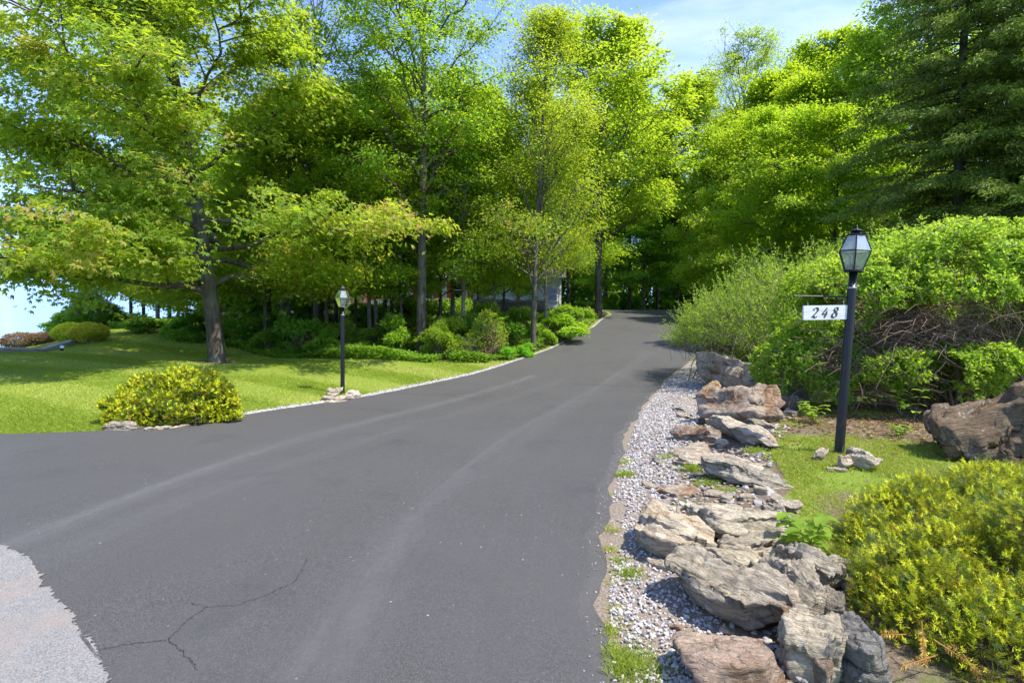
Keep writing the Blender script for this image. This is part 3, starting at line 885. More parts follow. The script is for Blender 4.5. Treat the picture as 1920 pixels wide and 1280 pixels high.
# wheel tracks, as the cars have swung in from the street
def poly_dist(x, y, pts):
    dmin = np.full(len(x), 9.0)
    for (x0, y0), (x1, y1) in zip(pts[:-1], pts[1:]):
        vx, vy = x1 - x0, y1 - y0; L2 = vx * vx + vy * vy
        t = np.clip(((x - x0) * vx + (y - y0) * vy) / L2, 0, 1)
        dmin = np.minimum(dmin, np.hypot(x - x0 - t * vx, y - y0 - t * vy))
    return dmin
def smooth_px(pts, n=30):
    w = np.array([[g.x, g.y] for g in (ground(*p) for p in pts)])
    t = np.linspace(0, len(w) - 1, n); k = np.arange(len(w))
    # catmull-like smoothing
    out = np.stack([np.interp(t, k, w[:, 0]), np.interp(t, k, w[:, 1])], -1)
    for _ in range(6): out[1:-1] = (out[:-2] + 2 * out[1:-1] + out[2:]) / 4
    return out
tracks = [([(0, 1032), (140, 975), (330, 905), (480, 850), (620, 808), (760, 775), (880, 742), (1000, 706)], .13, .9),
          ([(560, 1280), (640, 1180), (700, 1080), (760, 985), (850, 890), (960, 815), (1080, 750), (1160, 700)], .11, .6),
          ([(640, 1280), (720, 1100), (800, 960), (900, 870), (1000, 800), (1120, 730)], .10, .4),
          ([(60, 1060), (300, 960), (520, 880), (740, 810), (900, 765), (1050, 715)], .16, .35),
          ([(880, 900), (960, 830), (1060, 770), (1150, 715), (1215, 660)], .2, .35)]
tr = np.zeros(len(px_))
for pts, sg, am in tracks:
    tr = np.maximum(tr, am * np.exp(-(poly_dist(px_, py_, smooth_px(pts)) / sg) ** 2))
ref = smooth_px([(300, 1280), (520, 1050), (700, 920), (900, 800), (1060, 715), (1170, 655), (1210, 615)], 40)
cross = poly_dist(px_, py_, ref) * np.where(px_ > np.interp(py_, ref[:, 1], ref[:, 0]), 1, -1)
n = nc; m = len(rows)
i = np.arange(m - 1)[:, None] * n + np.arange(n - 1)[None]
F = np.stack([i, i + 1, i + n + 1, i + n], -1).reshape(-1, 4)
V = np.stack([px_, py_, RZ.ravel()], -1)
edge = []
lo = len(V)
bl = np.arange(m) * n; br = bl + n - 1
Vl = V[bl] + [-.012, 0, -.055]; Vr = V[br] + [.012, 0, -.055]
V2 = np.vstack([V, Vl, Vr])
a = np.arange(m - 1)
F2 = np.vstack([F, np.stack([bl[:-1], bl[1:], lo + a + 1, lo + a], -1), np.stack([br[1:], br[:-1], lo + m + a, lo + m + a + 1], -1)])
me = np_mesh('driveway', V2, [F2], True, {'track': np.concatenate([tr, np.zeros(2 * m)]), 'cross': np.concatenate([cross, cross[bl], cross[br]]), 'along': np.concatenate([py_, py_[bl], py_[br]])})
drive = tag(link('driveway', me, M['asphalt']), kind='structure')

# cracks: thin ragged ribbons lying on the asphalt
def crack(pts, w):
    w_ = [ground(*p) for p in pts]
    w_ = np.array([[p.x, p.y] for p in w_])
    t = np.linspace(0, len(w_) - 1, 12 * (len(w_) - 1)); k = np.arange(len(w_))
    q = np.stack([np.interp(t, k, w_[:, 0]), np.interp(t, k, w_[:, 1])], -1) + rng.normal(size=(len(t), 2)) * .006
    d = nrm(np.gradient(q, axis=0)); s = np.stack([-d[:, 1], d[:, 0]], -1)
    ww = w * rng.uniform(.25, 1.0, size=len(t))[:, None]
    A, B = q + s * ww, q - s * ww
    V = np.vstack([np.column_stack([A, H(A[:, 0], A[:, 1]) + .0195]), np.column_stack([B, H(B[:, 0], B[:, 1]) + .0195])])
    i = np.arange(len(t) - 1); L = len(t)
    me = np_mesh('crack', V, [np.stack([i, i + 1, i + 1 + L, i + L], -1)])
    link('crack', me, M['crack'], drive)
crack([(358, 1280), (332, 1240), (300, 1218), (340, 1180), (378, 1153), (440, 1150), (490, 1130), (548, 1104), (570, 1058)], .0026)
crack([(378, 1153), (320, 1142), (260, 1150)], .002)
crack([(168, 1240), (230, 1225), (300, 1218)], .003)
crack([(1075, 722), (1130, 724), (1200, 726)], .012)
crack([(700, 738), (800, 742), (905, 738)], .008)

# old pale pavement at the street corner
pp = [(-60, 1010), (0, 1040), (25, 1048), (45, 1058), (52, 1075), (64, 1092), (66, 1110), (80, 1122), (92, 1140), (112, 1158), (124, 1170), (120, 1185), (132, 1203), (150, 1215), (163, 1232), (160, 1250), (175, 1262), (178, 1280), (190, 1330)]
w_ = np.array([[g.x, g.y] for g in (ground(*p) for p in pp)])
t = np.linspace(0, len(w_) - 1, 160); k = np.arange(len(w_))
q = np.stack([np.interp(t, k, w_[:, 0]), np.interp(t, k, w_[:, 1])], -1) + np.stack([fbm(np.stack([t * 9, t * 0, t * 0], -1), 51, 3), fbm(np.stack([t * 9, t * 0, t * 0], -1), 52, 3)], -1) * .018
q = np.vstack([[[-18, 5.3], [-9, 5.0]], q, [[-1.5, 1.4], [-1.2, -4]]])
ring = np.vstack([q, [[-18, -4]]])
b_ = bmesh.new()
vs_ = [b_.verts.new((p[0], p[1], h1(p[0], p[1]) + .0215)) for p in ring]
f_ = b_.faces.new(vs_); bmesh.ops.triangulate(b_, faces=[f_])
bmesh.ops.subdivide_edges(b_, edges=b_.edges[:], cuts=9, use_grid_fill=True)
bmesh.ops.triangulate(b_, faces=b_.faces[:])
bmesh.ops.recalc_face_normals(b_, faces=b_.faces[:])
xy_ = np.array([v.co[:2] for v in b_.verts]); zz_ = H(xy_[:, 0], xy_[:, 1]) + .0215
for v, z_ in zip(b_.verts, zz_): v.co.z = z_
me = bpy.data.meshes.new('pavement'); b_.to_mesh(me); b_.free()
tag(link('pavement', me, M['old_pave']), kind='structure')

# ------------------------------------------------------------------ gravel strip: real stones
GR = [(1130, 1300), (1150, 1180), (1142, 1100), (1136, 1030), (1150, 935), (1182, 830), (1206, 770), (1252, 712), (1300, 678), (1322, 664), (1345, 690), (1345, 760), (1300, 800), (1290, 850), (1270, 900), (1250, 960), (1260, 1040), (1330, 1090), (1370, 1190), (1400, 1300)]
gpoly = np.array([[g.x, g.y] for g in (ground(*p) for p in GR)])
lo_, hi_ = gpoly.min(0), gpoly.max(0)
def scatter(poly, n, fn=None):
    lo_, hi_ = poly.min(0), poly.max(0)
    x = rng.uniform(lo_[0], hi_[0], n); y = rng.uniform(lo_[1], hi_[1], n)
    if fn is not None: y = lo_[1] + (hi_[1] - lo_[1]) * fn(rng.random(n))
    k = in_poly(x, y, poly)
    return x[k], y[k]
x, y = scatter(gpoly, 120000, lambda u: u ** 1.55)
k = x > XR(y) + .03 + .02 * rng.random(len(x))
# a dusty, grassy margin close to the asphalt, near the viewer
d = x - XR(y)
k &= (d > .02) & ((d > .11 + .10 * vnoise(np.stack([y * 3, y * 0, y * 0], -1), 8)) | (rng.random(len(x)) < .10) | (y > 4.8))
x, y = x[k], y[k]
sz = rng.uniform(.007, .0165, len(x)) * np.clip(.75 + y * .04, .8, 1.25)
big = rng.random(len(x)) < .025; sz = np.where(big, sz * 1.6, sz)
d0, f0 = ico(1)
sc = rng.uniform(.6, 1.25, size=(len(x), 3)) * [1, 1, .75]
dv = np.repeat(d0[None], len(x), 0) * (1 + rng.normal(size=(len(x), len(d0), 1)) * .13) * sc[:, None, :]
ang = rng.uniform(0, 6.28, len(x)); ca, sa = np.cos(ang)[:, None], np.sin(ang)[:, None]
tl = rng.normal(size=len(x))[:, None] * .4
dv = np.stack([dv[..., 0] * ca - dv[..., 1] * sa, dv[..., 0] * sa + dv[..., 1] * ca, dv[..., 2] + dv[..., 0] * tl], -1)
zz = H(x, y) + rng.uniform(-.004, .016, len(x))
V = dv * sz[:, None, None] + np.stack([x, y, zz], -1)[:, None]
F = (np.arange(len(x))[:, None, None] * len(d0) + f0[None]).reshape(-1, 3)
tint = np.clip(rng.normal(.55, .2, len(x)), 0, 1)
me = np_mesh('gravel', V.reshape(-1, 3), [F], False, {'tint': np.repeat(tint, len(d0))})
tag(link('gravel', me, M['pebble']), kind='stuff')
# rubble between the border stones
x, y = scatter(BORDER, 26000, lambda u: u ** 1.4)
k = vnoise(np.stack([x * 3, y * 3, x * 0], -1), 41) > -.45
x, y = x[k], y[k]
sz = rng.uniform(.008, .022, len(x)); bg_ = rng.random(len(x)) < .06; sz = np.where(bg_, sz * rng.uniform(1.5, 2.6, len(x)), sz)
sc = rng.uniform(.6, 1.4, size=(len(x), 3)) * [1, 1, .55]
dv = np.repeat(d0[None], len(x), 0) * (1 + rng.normal(size=(len(x), len(d0), 1)) * .16) * sc[:, None, :]
ang = rng.uniform(0, 6.28, len(x)); ca, sa = np.cos(ang)[:, None], np.sin(ang)[:, None]
tl = rng.normal(size=len(x))[:, None] * .35
dv = np.stack([dv[..., 0] * ca - dv[..., 1] * sa, dv[..., 0] * sa + dv[..., 1] * ca, dv[..., 2] + dv[..., 0] * tl], -1)
V = dv * sz[:, None, None] + np.stack([x, y, H(x, y) + rng.uniform(0, .015, len(x))], -1)[:, None]
F = (np.arange(len(x))[:, None, None] * len(d0) + f0[None]).reshape(-1, 3)
me = np_mesh('rubble', V.reshape(-1, 3), [F], False, {'tint': np.repeat(np.clip(rng.choice([.12, .3, .4, .95], len(x)) + rng.normal(size=len(x)) * .08, 0, 1), len(d0))})
tag(link('rubble', me, M['pebble']), kind='stuff')
# stones that have spilled on to the asphalt
y = np.concatenate([rng.uniform(2.2, 14, 420), rng.uniform(9, 20, 260)]); m1 = 420
x = np.where(np.arange(len(y)) < m1, XR(y) - np.abs(rng.normal(size=len(y))) * .06, XL(y) + np.abs(rng.normal(size=len(y))) * .08)
sz = rng.uniform(.002, .006, len(x))
dv = np.repeat(d0[None], len(x), 0) * (1 + rng.normal(size=(len(x), len(d0), 1)) * .14)
V = dv * sz[:, None, None] + np.stack([x, y, H(x, y) + .018], -1)[:, None]
F = (np.arange(len(x))[:, None, None] * len(d0) + f0[None]).reshape(-1, 3)
me = np_mesh('grit', V.reshape(-1, 3), [F], False, {'tint': np.repeat(np.clip(rng.normal(.30, .2, len(x)), 0, 1), len(d0))})
tag(link('loose_grit', me, M['pebble']), kind='stuff')
# the narrow gravel verge along the left edge of the driveway
yy = rng.uniform(8.3, 33, 15000) ** 1.0; 
xx = XL(yy) - np.abs(rng.normal(size=len(yy))) * np.interp(yy, [8, 10, 14, 20, 33], [.04, .09, .12, .035, .03]) + .01
sz = rng.uniform(.010, .022, len(xx))
dv = np.repeat(d0[None], len(xx), 0) * (1 + rng.normal(size=(len(xx), len(d0), 1)) * .13)
V = dv * sz[:, None, None] + np.stack([xx, yy, H(xx, yy) + .008], -1)[:, None]
F = (np.arange(len(xx))[:, None, None] * len(d0) + f0[None]).reshape(-1, 3)
me = np_mesh('gravel_verge', V.reshape(-1, 3), [F], False, {'tint': np.repeat(np.clip(rng.normal(.42, .24, len(xx)), 0, 1), len(d0))})
tag(link('gravel', me, M['pebble']), kind='stuff')

# ------------------------------------------------------------------ grass
def blades(name, x, y, hgt, wid, tint, lean=None):
    n = len(x)
    z = H(x, y) - .006
    az = rng.uniform(0, 2 * PI, n)
    dx, dy = np.cos(az), np.sin(az)
    ln = rng.normal(size=(n, 2)) * .45
    if lean is not None: ln = ln + lean
    P = np.stack([x, y, z], -1)
    s = np.stack([dx, dy, np.zeros(n)], -1) * wid[:, None] / 2
    up = np.stack([ln[:, 0] * hgt, ln[:, 1] * hgt, hgt], -1)
    V = np.stack([P - s, P + s, P + up * .55 + s * .8, P + up + up * [.35, .35, -.1], P + up * .55 - s * .8], 1).reshape(-1, 3)
    F = np.arange(n)[:, None] * 5 + np.arange(5)[None]
    me = np_mesh(name, V, [F], False, {'tint': np.repeat(np.clip(tint, 0, 1), 5)})
    return tag(link(name, me, M['grass']), kind='stuff')
# left lawn
n = 900000
x = rng.uniform(-22, 1.0, n); y = 7.7 + (33 - 7.7) * rng.random(n) ** 1.6
k = (x < XL(y) - .10 - .10 * rng.random(n)) & (y < wood_y(x) + .5 * rng.normal(size=n)) & (x > -.93 * y - 3)
k &= (np.hypot(x - gp(405, 17).x, (y - 17)) > .5 + .2 * rng.random(n))
x, y = x[k], y[k]
# mown stripes: neighbouring passes lie over in opposite directions, curving with the slope
ph = (y * .80 + .012 * (x + 8) ** 2 + .4 * x) / 1.15
st = np.tanh(np.sin(ph * PI) * 3) * (.75 + .25 * vnoise(np.stack([x * .3, y * .3, x * 0], -1), 14))
pat = vnoise(np.stack([x * .8, y * .8, x * 0], -1), 12)
tint = .58 + .17 * st + .07 * pat + rng.normal(size=len(x)) * .12 + np.where(x > -4.5, .06, 0)  # stripe light and dark also painted into the tint, besides the lean
lean = np.stack([.1 * st, .55 * st], -1)
blades('grass', x, y, rng.uniform(.022, .042, len(x)), rng.uniform(.007, .012, len(x)) * (.6 + y / 20), tint, lean)
# right hand patch between the stones and the shrubs
rp = np.array([[g.x, g.y] for g in (ground(*p) for p in [(1460, 800), (1450, 850), (1480, 900), (1500, 960), (1560, 1040), (1620, 1090), (1760, 1010), (1990, 1000), (2000, 890), (1900, 860), (1760, 800), (1800, 755), (1500, 770)])])
x, y = scatter(rp, 420000, lambda u: u ** 1.5)
pt = vnoise(np.stack([x * 1.6, y * 1.6, x * 0], -1), 21) + .5 * vnoise(np.stack([x * 5, y * 5, x * 0], -1), 22)
so_ = np.zeros(len(x))
for (c, s) in (((5.3, 8.0), (2.6, 1.4)), ((4.7, 7.0), (1.8, .8)), ((6.6, 6.2), (1.4, .9)), ((2.7, 3.9), (.5, .9))):
    so_ = np.maximum(so_, np.clip(1.25 - ((x - c[0]) / s[0]) ** 2 - ((y - c[1]) / s[1]) ** 2, 0, 1))
k = (pt + rng.normal(size=len(x)) * .35 > -.35 + so_ * 1.15)
x, y, pt = x[k], y[k], pt[k]
blades('grass', x, y, rng.uniform(.018, .045, len(x)), rng.uniform(.004, .007, len(x)), .55 + .16 * pt + rng.normal(size=len(x)) * .17 + (rng.random(len(x)) < .2) * .4)
# tufts beside the asphalt and between the stones
tx, ty, th, tt = [], [], [], []
for (px, py, rad, n, hh, tb) in [(1185, 1085, .08, 320, .055, .5), (1165, 1060, .06, 120, .05, .6), (1190, 1268, .12, 900, .07, .50), (1150, 1240, .07, 300, .05, .6), (1145, 1200, .06, 200, .05, .7), (1172, 895, .07, 300, .07, .5), (1176, 870, .07, 150, .06, .7),
                             (1150, 1100, .06, 120, .03, .95), (1150, 1150, .06, 160, .03, .95), (1145, 1040, .05, 120, .05, .75), (1150, 1000, .06, 120, .05, .85), (1300, 882, .09, 420, .07, .45), (1250, 860, .08, 160, .06, .55), (1330, 910, .10, 300, .06, .55), (1365, 925, .08, 220, .05, .65), (1160, 1185, .14, 300, .03, 1),
                             (1300, 675, .3, 500, .1, .5), (1345, 665, .5, 900, .12, .45), (1420, 848, .12, 300, .06, .5), (1450, 690, .4, 400, .14, .45)]:
    g = ground(px, py); f = rng.normal(size=(n, 2)) * rad * .55
    tx.append(g.x + f[:, 0]); ty.append(g.y + f[:, 1]); th.append(hh * rng.uniform(.4, 1.1, n)); tt.append(tb + rng.normal(size=n) * .15)
x, y = np.concatenate(tx), np.concatenate(ty)
k = x > XR(y) + .015
x, y, th, tt = x[k], y[k], np.concatenate(th)[k], np.concatenate(tt)[k]
blades('grass', x, y, th, rng.uniform(.003, .006, len(x)), tt)
# ground cover at the rim of the wood: low broad leaves nobody could count
n = 150000
x = rng.uniform(-20, 4.5, n); wy = wood_y(x)
y = wy + np.where(rng.random(n) < .45, np.abs(rng.normal(size=n)) * 1.6, rng.uniform(0, 15, n)) - .25
k = (x < XL(y) - .25) & (y < 34) & (vnoise(np.stack([x * .9, y * .9, x * 0], -1), 33) > -.35)
x, y = x[k], y[k]
P = np.stack([x, y, H(x, y) + rng.uniform(.02, .45, len(x)) * (vnoise(np.stack([x * .7, y * .7, x * 0], -1), 34) * .5 + .6)], -1)
acc = Acc()
add_leaves(acc, P, rdir(rng, len(x)) * [1, 1, .3], np.array([0, 0, 1.0]) + rdir(rng, len(x)) * .6, rng.uniform(.06, .14, len(x)), np.clip(rng.normal(.5, .2, len(x)), 0, 1))
tag(link('ground_cover', acc.mesh('ground_cover'), M['leaf_under']), kind='stuff')
# dry leaves on the bare soil
n = 5000
x = np.concatenate([rng.normal(5.0, 1.5, n), rng.normal(-.3, 1.6, 900), rng.uniform(-12, 4, 4000)])
y = np.concatenate([rng.normal(7.4, .9, n), rng.normal(18.3, .8, 900), rng.uniform(19, 30, 4000)])
k = ((x > XR(y) + 1.0) | (x < XL(y) - .2)) & ((x > 0) | (y > wood_y(x) - .4))
x, y = x[k], y[k]
acc = Acc()
add_leaves(acc, np.stack([x, y, H(x, y) + .012], -1), rdir(rng, len(x)) * [1, 1, .15], np.array([0, 0, 1.0]) + rdir(rng, len(x)) * .4, rng.uniform(.03, .07, len(x)), rng.uniform(.3, 1, len(x)))
tag(link('fallen_leaves', acc.mesh('fallen_leaves'), M['rusty_leaf']), kind='stuff')
# ------------------------------------------------------------------ lamp posts
def make_lamp(label, loc, tilt=(0, 0), face=0.0, metal='black', arm=False):
    root = empty('lamp_post', loc)
    tag(root, label, 'lamp post', 'lamp posts beside the driveway')
    root.rotation_euler = (tilt[0], tilt[1], 0)
    Hp = 1.87
    a = Acc(); lathe(a, [(.0, -.12), (.047, -.12), (.0465, .0), (.0445, .6), (.0428, 1.68), (.0428, Hp - .17), (.0432, Hp - .165), (.0432, Hp - .16), (.038, Hp - .158), (.038, Hp), (0, Hp)], 28)
    link('post', a.mesh('post', True), M['black'], root)
    a = Acc(); lathe(a, [(.0438, Hp - .172), (.0452, Hp - .17), (.0452, Hp - .158), (.0438, Hp - .156)], 28)
    link('collar', a.mesh('collar', True), M['steel'], root)
    z0, z1, z2 = Hp + .012, Hp + .205, Hp + .365
    r0, r1, r2 = .088, .158, .088
    ang = [face + k * PI / 3 for k in range(6)]
    ring = lambda r_, z: np.array([[r_ * math.cos(t), r_ * math.sin(t), z] for t in ang])
    R0, R1, R2 = ring(r0, z0), ring(r1, z1), ring(r2, z2)
    fr = Acc(); b = .0075
    for k in range(6):
        j = (k + 1) % 6
        for A_, B_ in ((R0[k], R0[j]), (R1[k], R1[j]), (R2[k], R2[j]), (R0[k], R1[k]), (R1[k], R2[k])):
            tube(fr, np.array([A_, B_]), [b, b], 4, cap=True)
    lathe(fr, [(0, z0 - .014), (.095, z0 - .014), (.098, z0 - .008), (.094, z0 - .001), (0, z0 - .001)], 6)
    lathe(fr, [(0, z2 + .001), (.09, z2 + .002), (.094, z2 + .008), (.085, z2 + .012), (0, z2 + .014)], 24)
    fo = link('lantern_frame', fr.mesh('lantern_frame'), M[metal], root)
    for k in range(6):
        j = (k + 1) % 6
        for A_, B_, C_, D_, mt in ((R0[k], R0[j], R1[j], R1[k], 'glass'), (R1[k], R1[j], R2[j], R2[k], 'glass_top')):
            q = np.array([A_, B_, C_, D_]); c = q.mean(0)
            q = c + (q - c) * .985
            n = nrm(np.cross(q[1] - q[0], q[3] - q[0])[None])[0] * .0015
            V = np.vstack([q - n, q + n])
            me = np_mesh('pane', V, [np.array([[0, 1, 2, 3], [7, 6, 5, 4], [0, 4, 5, 1], [1, 5, 6, 2], [2, 6, 7, 3], [3, 7, 4, 0]])])
            link('pane', me, M[mt], root)
    a = Acc(); lathe(a, [(0, z2 + .012), (.028, z2 + .013), (.022, z2 + .022), (.024, z2 + .03), (.05, z2 + .04), (.063, z2 + .05), (.058, z2 + .056), (.03, z2 + .064), (.014, z2 + .075), (.011, z2 + .084), (.013, z2 + .088), (.007, z2 + .096), (.003, z2 + .112), (0, z2 + .114)], 24)
    link('finial', a.mesh('finial', True), M[metal], root)
    a = Acc(); lathe(a, [(0, z0), (.014, z0), (.012, z0 + .03), (.05, z0 + .042), (.054, z0 + .048), (.05, z0 + .05), (0, z0 + .05)], 16)
    tray = link('candle_tray', a.mesh('candle_tray', True), M['brass'], root)
    for k in range(3):
        t = face + k * 2 * PI / 3 + .4
        a = Acc(); lathe(a, [(0, z0 + .05), (.011, z0 + .05), (.011, z0 + .105), (.006, z0 + .108), (.011, z0 + .122), (.009, z0 + .137), (.002, z0 + .155), (0, z0 + .156)], 10, (.03 * math.cos(t), .03 * math.sin(t), 0))
        link('candle_bulb', a.mesh('candle_bulb', True), M['candle'], tray)
    if arm:
        a = Acc(); zz = 1.612
        tube(a, np.array([[-.03, 0, zz], [-.30, -.01, zz - .010], [-.585, -.02, zz - .022]]), [.009, .008, .0075], 8, cap=True)
        tube(a, np.array([[-.585, -.02, zz - .022], [-.60, -.02, zz - .022]]), [.012, .012], 8, cap=True)
        link('arm', a.mesh('arm', True), M['black'], root)
    return root
LB = ground(1578, 852)
tilt_y = .0575
lamp1 = make_lamp('tall leaning black lamp post in the grass with an arm carrying the white number board', LB, (0, tilt_y), math.radians(-118), arm=True)
LB2 = ground(641, 738)
lamp2 = make_lamp('upright black lamp post with no number board, across the driveway on the lawn edge', LB2, (0, .012), math.radians(-95), 'verdigris')

# number board hanging from the arm
sx, sz_ = pw(1547, 586, LB.y - .02)[0], pw(1547, 586, LB.y - .02)[2]
sign = empty('house_number_sign', (sx, LB.y - .02, sz_))
tag(sign, 'white painted wooden board with 248 in black italic numerals hanging from the lamp post arm', 'sign')
sign.rotation_euler = (0, -.018, math.radians(4))
bm_ = bmesh.new(); bmesh.ops.create_cube(bm_, size=1)
for v in bm_.verts: v.co = (v.co.x * .478, v.co.y * .02, v.co.z * .148)
bmesh.ops.bevel(bm_, geom=bm_.edges[:], offset=.003, segments=2, affect='EDGES')
me = bpy.data.meshes.new('board'); bm_.to_mesh(me); bm_.free()
link('board', me, M['board'], sign)
def catmull(P, n=8):
    P = np.asarray(P, float); Q = np.vstack([2 * P[0] - P[1], P, 2 * P[-1] - P[-2]]); out = []
    for i in range(1, len(Q) - 2):
        for t in np.arange(n) / n:
            a, b, c, d = Q[i - 1:i + 3]
            out.append(.5 * ((2 * b) + (-a + c) * t + (2 * a - 5 * b + 4 * c - d) * t * t + (-a + 3 * b - 3 * c + d) * t ** 3))
    out.append(P[-1]); return np.array(out)
GL = {'2': [(1, [(.04, .74), (.10, .92), (.28, 1.0), (.47, .92), (.50, .72), (.38, .50), (.18, .24), (.0, .03)]), (1, [(.0, .04), (.14, .13), (.34, .03), (.46, .03), (.58, .14)])],
      '4': [(0, [(.44, 1.0), (.02, .34)]), (0, [(.02, .335), (.60, .335)]), (0, [(.50, .66), (.36, -.03)])],
      '8': [(1, [(.50, .86), (.40, .99), (.22, .97), (.13, .80), (.24, .62), (.42, .46), (.50, .24), (.40, .04), (.20, .0), (.03, .14), (.06, .36), (.26, .55), (.46, .72), (.52, .90)])]}
for ch, gxo in (('2', -.157), ('4', -.055), ('8', .055)):
    a = Acc(); nib = np.array([math.cos(.5), math.sin(.5)]) * .095; lay = 0
    for sm, pts in GL[ch]:
        P = catmull(pts) if sm else np.array([np.array(pts[0]) * (1 - t) + np.array(pts[1]) * t for t in np.linspace(0, 1, 5)])
        d = nrm(np.gradient(P, axis=0)); s = np.stack([-d[:, 1], d[:, 0]], -1)
        sgn = np.sign((s * nib).sum(-1)); sgn[sgn == 0] = 1
        off = np.abs((s * nib).sum(-1))[:, None] * s + s * .032
        A, B = P + off, P - off
        for q in range(len(P) - 1):
            quad = np.array([A[q], A[q + 1], B[q + 1], B[q]])
            lay += 1
            u = quad * .098; u[:, 0] += u[:, 1] * .26
            V = np.stack([u[:, 0] + gxo - .0, np.full(4, -.0104 - lay * .000012), u[:, 1] - .051], -1)
            V = V[[0, 3, 2, 1]] if np.cross(V[1] - V[0], V[2] - V[0])[1] > 0 else V
            a.add(V, [[0, 1, 2, 3]])
    link('numeral', a.mesh('numeral'), M['ink'], sign)
for hx in (-.19, .19):
    a = Acc(); tube(a, np.array([[hx, 0, .070], [hx + .004, -.004, .085], [hx, 0, .112 + hx * .05]]), [.0035, .0035, .0035], 6)
    link('hook', a.mesh('hook', True), M['steel'], sign)

